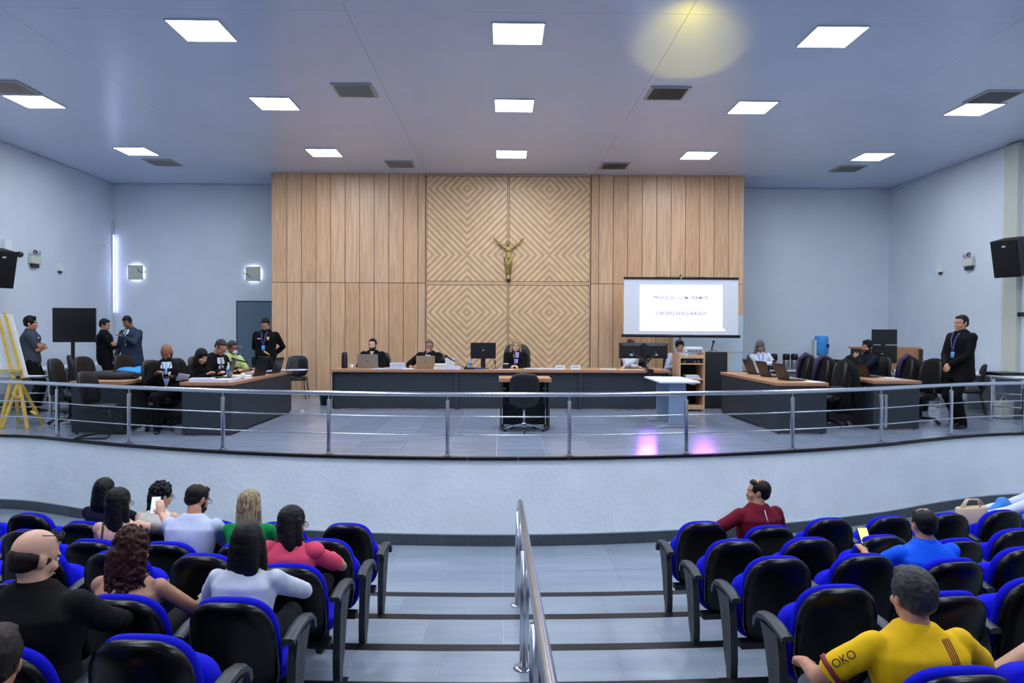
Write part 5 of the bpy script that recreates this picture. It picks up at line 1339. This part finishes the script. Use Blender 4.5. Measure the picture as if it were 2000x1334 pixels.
glasses(f)
MB().ell((0, 0, 0), (.05, .032, .046), 18, 12, f['HM'] @ Matrix.Translation((0, .078, -.055))).build('face_mask', M_white, f['T'], True)
# ---- bench
f = person('bearded young man in black robe behind the silver laptop', (-2.62, 14.62, 0), R(180), pelvis=(0, 0, .54), lean=(0, .04), hands=[(-.15, .42, .78), (.15, .42, .78)], head=(-.05, .02, 0), skin='pale', hair='short', beard='black', top='robe', tcol=(13, 13, 16), s=1.02, w_=1.05)
decal(f, 'neck_opening', [(.02, -.04, .04), (-.07, -.004, .004)], skinm('pale')); lanyard(f, mat('cord_brown', (70, 50, 40), .6), None, .1, sw=.004)
f = person('grey-haired man with glasses in black robe resting chin on his hand', (-1.46, 14.55, 0), R(180), pelvis=(0, 0, .54), lean=(0, .14), hands=[(.0, .30, 1.03), (.34, .40, .79)], poles=[(-.6, .4, -.9), (.8, -.3, -.5)], hdirs=[(.1, -.25, 1), None], palms=[(0, 1, .2), None],
           head=(.05, .08, 0), skin='olive', hair='short', hcol='grey', top='robe', tcol=(13, 13, 15), w_=1.1, curls=(1.1, .5))
shirt_v(f, M_shirtw, mat('pale_tie', (165, 185, 205), .6), .24, .07); glasses(f, (90, 50, 45))
for q in (-1, 1): decal(f, 'red_cord', [(.0, q*.095-.004, q*.095+.004), (-.26, q*.1-.004, q*.1+.004)], mat('dark_red_cord', (110, 24, 28), .6), off=.006, sub=6)
f = person('fair-haired woman with glasses in black robe speaking into the microphone', (.28, 14.5, 0), R(180), pelvis=(0, 0, .55), lean=(0, .1), hands=[(.0, .40, .79), (.06, .40, .79)], head=(.12, -.02, 0), fem=True, skin='pale', hair='bob', hcol='blond', top='robe', tcol=(13, 13, 16), w_=1.2, s=1.0, hdirs=[(.6, .5, .1), (-.6, .5, .1)], curls=(1, 1))
decal(f, 'blouse_front', [(.02, -.07, .05), (-.06, -.06, .045), (-.28, -.01, .012)], mat('lilac_blouse', (170, 150, 215), .7)); decal(f, 'neck_opening', [(.03, -.01, .045), (-.12, .006, .016)], skinm('pale'), off=.007); glasses(f, (150, 60, 60))
f = person('reddish-haired woman in white top hidden behind twin monitors', (2.62, 14.55, 0), R(180), pelvis=(0, 0, .54), lean=(0, .08), hands=[(.2, .45, .79), (-.05, .46, .79)], head=(0, .1, 0), fem=True, skin='light', hair='bob', hcol='auburn', top='shirt', tcol=(205, 210, 225), s=1.03, vox=.01)
f = person('dark-haired person behind the shelf cabinet seen only above it', (3.56, 14.45, 0), R(180), pelvis=(0, 0, .54), lean=(-.04, .08), hands=[(-.1, .35, .8), (.15, .35, .8)], head=(0, .2, 0), skin='tan', hair='thick', hcol='black', top='shirt', tcol=(180, 188, 205), s=1.02, vox=.01)
# ---- right desks
f = person('grey-haired woman in white shirt looking at her phone beside refreshment table', (5.5, 15.15, 0), R(170), pelvis=(0, 0, .54), lean=(.05, .12), hands=[(-.26, .3, .84), (-.2, .36, .83)], head=(.35, .42, 0), headoff=(0, .03), fem=True, skin='olive', hair='bob', hcol='grey', top='shirt', tcol=(214, 220, 230), w_=1.12, s=1.0, vox=.01)
lanyard(f, mat('lanyard_bright', (40, 90, 200), .6), None, .22); held(f, 'mobile_phone', 'dark phone held by the grey-haired woman in white shirt', 'phone', M_black, f['wL']+Vector((.06, .1, .03)), (.075, .15, .009), (.4, 0, 0), M_glass_dark)
copy_tree(proto, (5.5, 15.2, 0), R(170), 'dark red-brown chair under grey-haired woman in white shirt')
f = person('bearded man in navy shirt with hand at his chin by the right desks', (6.78, 13.12, 0), R(105), pelvis=(0, 0, .55), lean=(0, .05), hands=[(.0, .27, 1.02), (.24, .3, .74)], poles=[(-.5, .5, -.9), (.8, -.3, -.5)], hdirs=[(.5, .1, .5), None], palms=[(0, 1, .2), None], head=(.25, .06, 0), skin='olive', hair='thick', beard='black', top='shirt', tcol=(18, 22, 38), w_=1.05, curls=(1, .4), s=1.04, vox=.01)

# ---- audience
def aud(side, k, j, label, dx=0, dy=0, **kw):
    X_, Y_, z = SEATS[(side, k, j)]
    kw.setdefault('pelvis', (0, 0, .43)); kw.setdefault('s', .91); kw.setdefault('hands', [(-.15, .5, .62), (.15, .5, .62)])
    kw.setdefault('feet', [(-.13, .36, .09), (.13, .38, .09)]); kw.setdefault('vox', .01)
    return person(label, (X_+dx, Y_+dy+.17, z), kw.pop('rz', 0), **kw)
f = aud('left', 1, 4, 'person with black chin-length hair in navy top, front row left', dx=.02, lean=(0, .0), head=(-.1, .1, 0), fem=True, skin='light', hair='mid', hcol='black', top='tee', tcol=(14, 18, 44), sleeve='short')
f = aud('left', 1, 3, 'woman with black ringlets and glasses in cream top, front row left', dx=-.06, pelvis=(0, 0, .39), lean=(0, .12), head=(-.7, .3, 0), headoff=(.02, .02), fem=True, skin='light', hair='ringlets', hcol='black', top='tee', tcol=(212, 208, 186), sleeve='none', w_=1.05)
glasses(f)
f = aud('left', 2, 3, 'woman with very long black hair and tattooed arm holding up a phone, second row left', dx=.06, lean=(-.05, .02), head=(-.45, .2, 0), fem=True, skin='light', hair='long', hcol='black', top='tank', tcol=(12, 12, 14), w_=1.1, hands=[(-.1, .3, .6), (.15, .34, .84)], poles=[(-.5, -.3, -1), (1.2, -.1, -.7)], hdirs=[None, (-.3, .3, .9)], palms=[None, (.3, -1, .1)], curls=(.5, .35))
e1, w1 = f['shR'], f['eR']
tt = MB(); limb(tt, [e1.lerp(w1, .35)+f['X']*.012, e1.lerp(w1, .8)+f['X']*.01], [.0375, .034], 14); tt.build('arm_tattoo', mat('tattoo_grey', (84, 84, 88), .6, rgb2=(130, 110, 96), vscale=30), f['T'], True)
for q in (-1, 1): MB().tube([f['Sh']+f['X']*q*.075-f['F']*.075+f['up']*.0, f['Sh']+f['X']*q*.07-f['F']*.108-f['up']*.1, f['Sh']+f['X']*q*.06-f['F']*.11-f['up']*.2], .006, 6).build('strap', M_black, f['T'], True)
glasses(f); held(f, 'mobile_phone', 'lit phone held up by long-haired woman in second row left', 'phone', M_white, f['wR']+Vector((-.08, .06, .06)), (.07, .14, .009), (1.2, 0, .1), M_scrw)
f = aud('left', 2, 2, 'balding bearded man with glasses in white t-shirt, second row left', dx=.02, lean=(.03, .22), head=(-.5, .4, 0), headoff=(.0, .04), skin='tan', hair='crown', hcol='darkbrown', beard='black', top='tee', tcol=(188, 197, 220), sleeve='short', w_=1.12, s=.95, wr=.006)
glasses(f)
f = aud('left', 2, 1, 'woman with streaked blonde hair in green top, second row left', dx=-.08, lean=(0, .18), head=(-.35, .3, 0), fem=True, skin='olive', hair='long', hcol='streaked', top='tee', tcol=(10, 130, 62), sleeve='cap', w_=1.05)
f = aud('left', 3, 0, 'woman with black ponytail and glasses in pink puff-sleeved top, third row aisle', dx=-.09, pelvis=(0, 0, .39), lean=(.02, .16), head=(-.75, .25, 0), fem=True, skin='olive', hair='mid', hcol='black', top='shirt', neck=False, tcol=(216, 72, 104), sleeve='short', w_=1.1, wr=.007, hands=[(-.1, .4, .62), (.2, .42, .66)], poles=[(-.5, -.3, -1), (1, -.1, -.6)])
glasses(f); MB().ell(f['shR']+f['X']*.0+f['up']*.015, (.075, .07, .06)).build('puff_sleeve', f['tm'], f['T'], True); MB().ell(f['shL']+f['up']*.015, (.075, .07, .06)).build('puff_sleeve', f['tm'], f['T'], True)
held(f, 'mobile_phone', 'phone in the lap of the woman in pink', 'phone', M_black, f['wR']+Vector((-.05, .1, .03)), (.075, .15, .009), (.4, 0, 0), M_scr)
f = aud('left', 4, 0, 'woman with straight black shoulder-length hair in white shirt, fourth row aisle', dx=-.05, pelvis=(0, 0, .40), lean=(.03, .12), head=(-.1, .25, 0), fem=True, skin='light', hair='mid', hcol='black', top='shirt', tcol=(196, 202, 216), w_=1.12, s=.92, wr=.010, hands=[(-.2, .42, .63), (.10, .40, .66)], poles=[(-.7, -.3, -.8), (1.2, -.0, -.45)], vox=.009)
f = aud('left', 4, 1, 'woman with curly auburn hair and thin black straps, fourth row left', dx=-.12, pelvis=(0, 0, .35), lean=(.04, .08), head=(-.1, .25, 0), fem=True, skin='olive', hair='curly', hcol='auburn', top='tank', tcol=(12, 12, 14), w_=1.2, s=.93, hands=[(-.1, .4, .54), (.26, .36, .54)], poles=[(-.7, -.3, -.8), (.9, -.2, -.6)], vox=.009)
for q in (-1, 1): MB().tube([f['Sh']+f['X']*q*.085+f['F']*.03+f['up']*.008, f['Sh']+f['X']*q*.088-f['F']*.05-f['up']*.01, f['Sh']+f['X']*q*.088-f['F']*.102-f['up']*.10, f['Sh']+f['X']*q*.085-f['F']*.125-f['up']*.19], .005, 6).build('strap', M_black, f['T'], True)
glasses(f); held(f, 'mobile_phone', 'pink-cased phone with blue screen held by auburn-haired woman', 'phone', mat('pink_case', (220, 170, 190), .4), f['wR']+Vector((.03, .10, .05)), (.085, .17, .01), (.5, .1, -.5), M_scr)
f = aud('left', 5, 1, 'bald man in black suit with sunglasses on his head, nearest left', dx=-.02, dy=-.02, pelvis=(0, 0, .44), lean=(.0, .06), head=(-.55, .3, 0), skin='light', hair='fringe', hcol='brown', top='jacket', tcol=(13, 13, 15), w_=1.18, s=.98, vox=.008, feet=[(-.13, .30, .09), (.13, .32, .09)])
glasses(f, (14, 16, 22), True, .026, True)
f = aud('left', 6, 0, 'person with thick dark brown hair at bottom left corner', dx=.0, dy=-.05, pelvis=(0, 0, .38), hands=[(-.05, .3, .55), (.02, .32, .55)], lean=(-.05, .02), head=(.25, .1, 0), skin='tan', hair='thick', hcol='brown', top='tee', tcol=(16, 16, 20), sleeve='long', s=.86, vox=.008)
f = aud('left', 2, 6, 'person in black jacket at the left picture edge, second row', dx=-.1, lean=(0, .1), head=(0, .1, 0), skin='tan', hair='short', hcol='black', top='jacket', tcol=(13, 13, 16), w_=1.1)
f = aud('right', 1, 1, 'man in maroon t-shirt looking left with arm along the seats, front row right', dx=-.02, lean=(.02, -.02), twist=.25, head=(1.25, .0, 0), skin='tan', hair='crown', hcol='darkbrown', top='tee', tcol=(104, 14, 34), sleeve='short', w_=1.15, s=.95, hands=[(-.5, .14, .68), (.2, .36, .6)], poles=[(-.4, -.8, -.3), (.6, -.3, -.8)], wr=.006)
decal(f, 'back_print', [(.0, .0, .008), (-.09, .0, .008)], M_shirtw, back=True)
f = aud('right', 3, 2, 'man with thin crown in bright blue shirt holding a phone, third row right', dx=-.0, pelvis=(0, 0, .37), lean=(-.03, .02), head=(.03, .2, 0), skin='tan', hair='crown', hcol='black', top='polo', tcol=(20, 92, 232), sleeve='short', w_=1.12, s=.91, pants=(190, 178, 150), hands=[(-.22, .42, .66), (.1, .38, .62)], feet=[(-.13, .36, .09), (-.22, .42, .46)], pole_knee=[(-.1, .5, 1), (.7, .3, 1)], wr=.006)
held(f, 'mobile_phone', 'phone with yellow screen held by the man in blue', 'phone', M_black, f['wL']+Vector((.06, .1, .06)), (.08, .16, .009), (.9, 0, 0), mat('phone_yellow', (225, 215, 120), .4, emit=.6))
f = aud('right', 4, 0, 'x', dx=0) if False else None
f = aud('right', 5, 0, 'man with salt-and-pepper hair in yellow football shirt, nearest right', dx=.0, dy=-.03, pelvis=(0, 0, .38), lean=(-.02, .10), head=(.12, .05, 0), headoff=(0, .0), skin='tan', hair='thick', hcol='saltpepper', top='tee', tcol=(232, 186, 20), sleeve='short', w_=1.14, s=.92, pants=(96, 100, 110), hands=[(-.34, .32, .58), (.28, .36, .6)], poles=[(-1, -.5, -.5), (1, -.3, -.5)], feet=[(-.42, .42, .09), (.13, .38, .09)], vox=.008, wr=.006,
        tmat=mat('football_yellow', (236, 188, 14), .75, bump=.45, bscale=10, spec=.2))
M_mar = mat('maroon_stripe', (120, 24, 40), .7)
for i in range(4): decal(f, 'back_stripe', [(-.012, .062+i*.011, .066+i*.011), (-.14, .074+i*.011, .078+i*.011)], M_mar, back=True, off=.002, th=.0012, sub=6)
cuff = MB(); eL = f['shL'].lerp(f['eL'], .74); ax = (f['eL']-f['shL']).normalized(); cuff.tube([eL-ax*.008, eL+ax*.012], [.0645, .064], 20); cuff.build('sleeve_cuff', M_mar, f['T'], True)
me = text_mesh('OKO', .045, .001); o = link('sleeve_lettering', me, M_black, f['T'])
pc = f['shL'].lerp(f['eL'], .48); sdv = (-f['X']*.6-f['F']*.8+f['up']*.35); sdv = (sdv-ax*sdv.dot(ax)).normalized(); bx3 = -ax; rt = Matrix((bx3.cross(sdv)*-1, -bx3, sdv)).transposed()
xa_ = -ax; za_ = sdv; ya_ = za_.cross(xa_); o.matrix_local = Matrix.Translation(pc+sdv*.068) @ Matrix((xa_, ya_, za_)).transposed().to_4x4()
f = aud('right', 5, 2, 'woman in brown skirt sitting crosswise at the right picture edge', dx=.12, dy=.12, rz=R(35), lean=(.05, .0), head=(0, 0, 0), fem=True, skin='light', hair='mid', hcol='darkbrown', top='tee', tcol=(60, 34, 30), sleeve='long', pants=(60, 36, 32), skirt=True, s=1.0, feet=[(-.1, .5, .09), (-.28, .62, .36)], pole_knee=[(-.1, .5, 1), (.2, .3, 1)], w_=1.1, hands=[(-.1, .35, .7), (.1, .35, .7)])
f = aud('right', 1, 6, 'person in white shirt and pale blue jeans lounging at far right of the front row', dx=.12, dy=.15, rz=R(55), lean=(0, .0), head=(0, .2, 0), skin='tan', hair='short', hcol='darkbrown', top='shirt', tcol=(205, 214, 232), pants=(70, 130, 205), s=.95, feet=[(-.15, .46, .09), (-.1, .5, .45)], pole_knee=[(-.1, .5, 1), (.3, .2, 1)])
# beige handbag on a front-row seat
X_, Y_, z = SEATS[('right', 1, 5)]
t = thing('handbag', 'beige leather handbag standing between front row seats at right', 'bag', (X_-.1, Y_+.24, z+.47), .2)
b = MB(); b.loft([[Vector((cx*a_, cy*b_, zz)) for cx, cy in (sq(2*PI*k/24, 3) for k in range(24))] for a_, b_, zz in ((.13, .07, 0), (.15, .08, .04), (.14, .07, .2), (.17, .05, .33), (.165, .04, .34), (.1, .02, .30))])
b.build('body', mat('beige_leather', (205, 182, 152), .5), t, True)
MB().tube([(-.1, 0, .32), (-.05, -.01, .41), (.05, -.01, .41), (.1, 0, .32)], .009, 8).build('handle', mat('beige_leather', (205, 182, 152)), t, True)
MB().tube([(-.1, .03, .32), (-.02, .04, .40), (.12, .04, .39), (.2, .03, .3)], .009, 8).build('handle', mat('beige_leather', (205, 182, 152)), t, True)
bpy.context.view_layer.update()
bpy.data.scenes.remove(WORK)
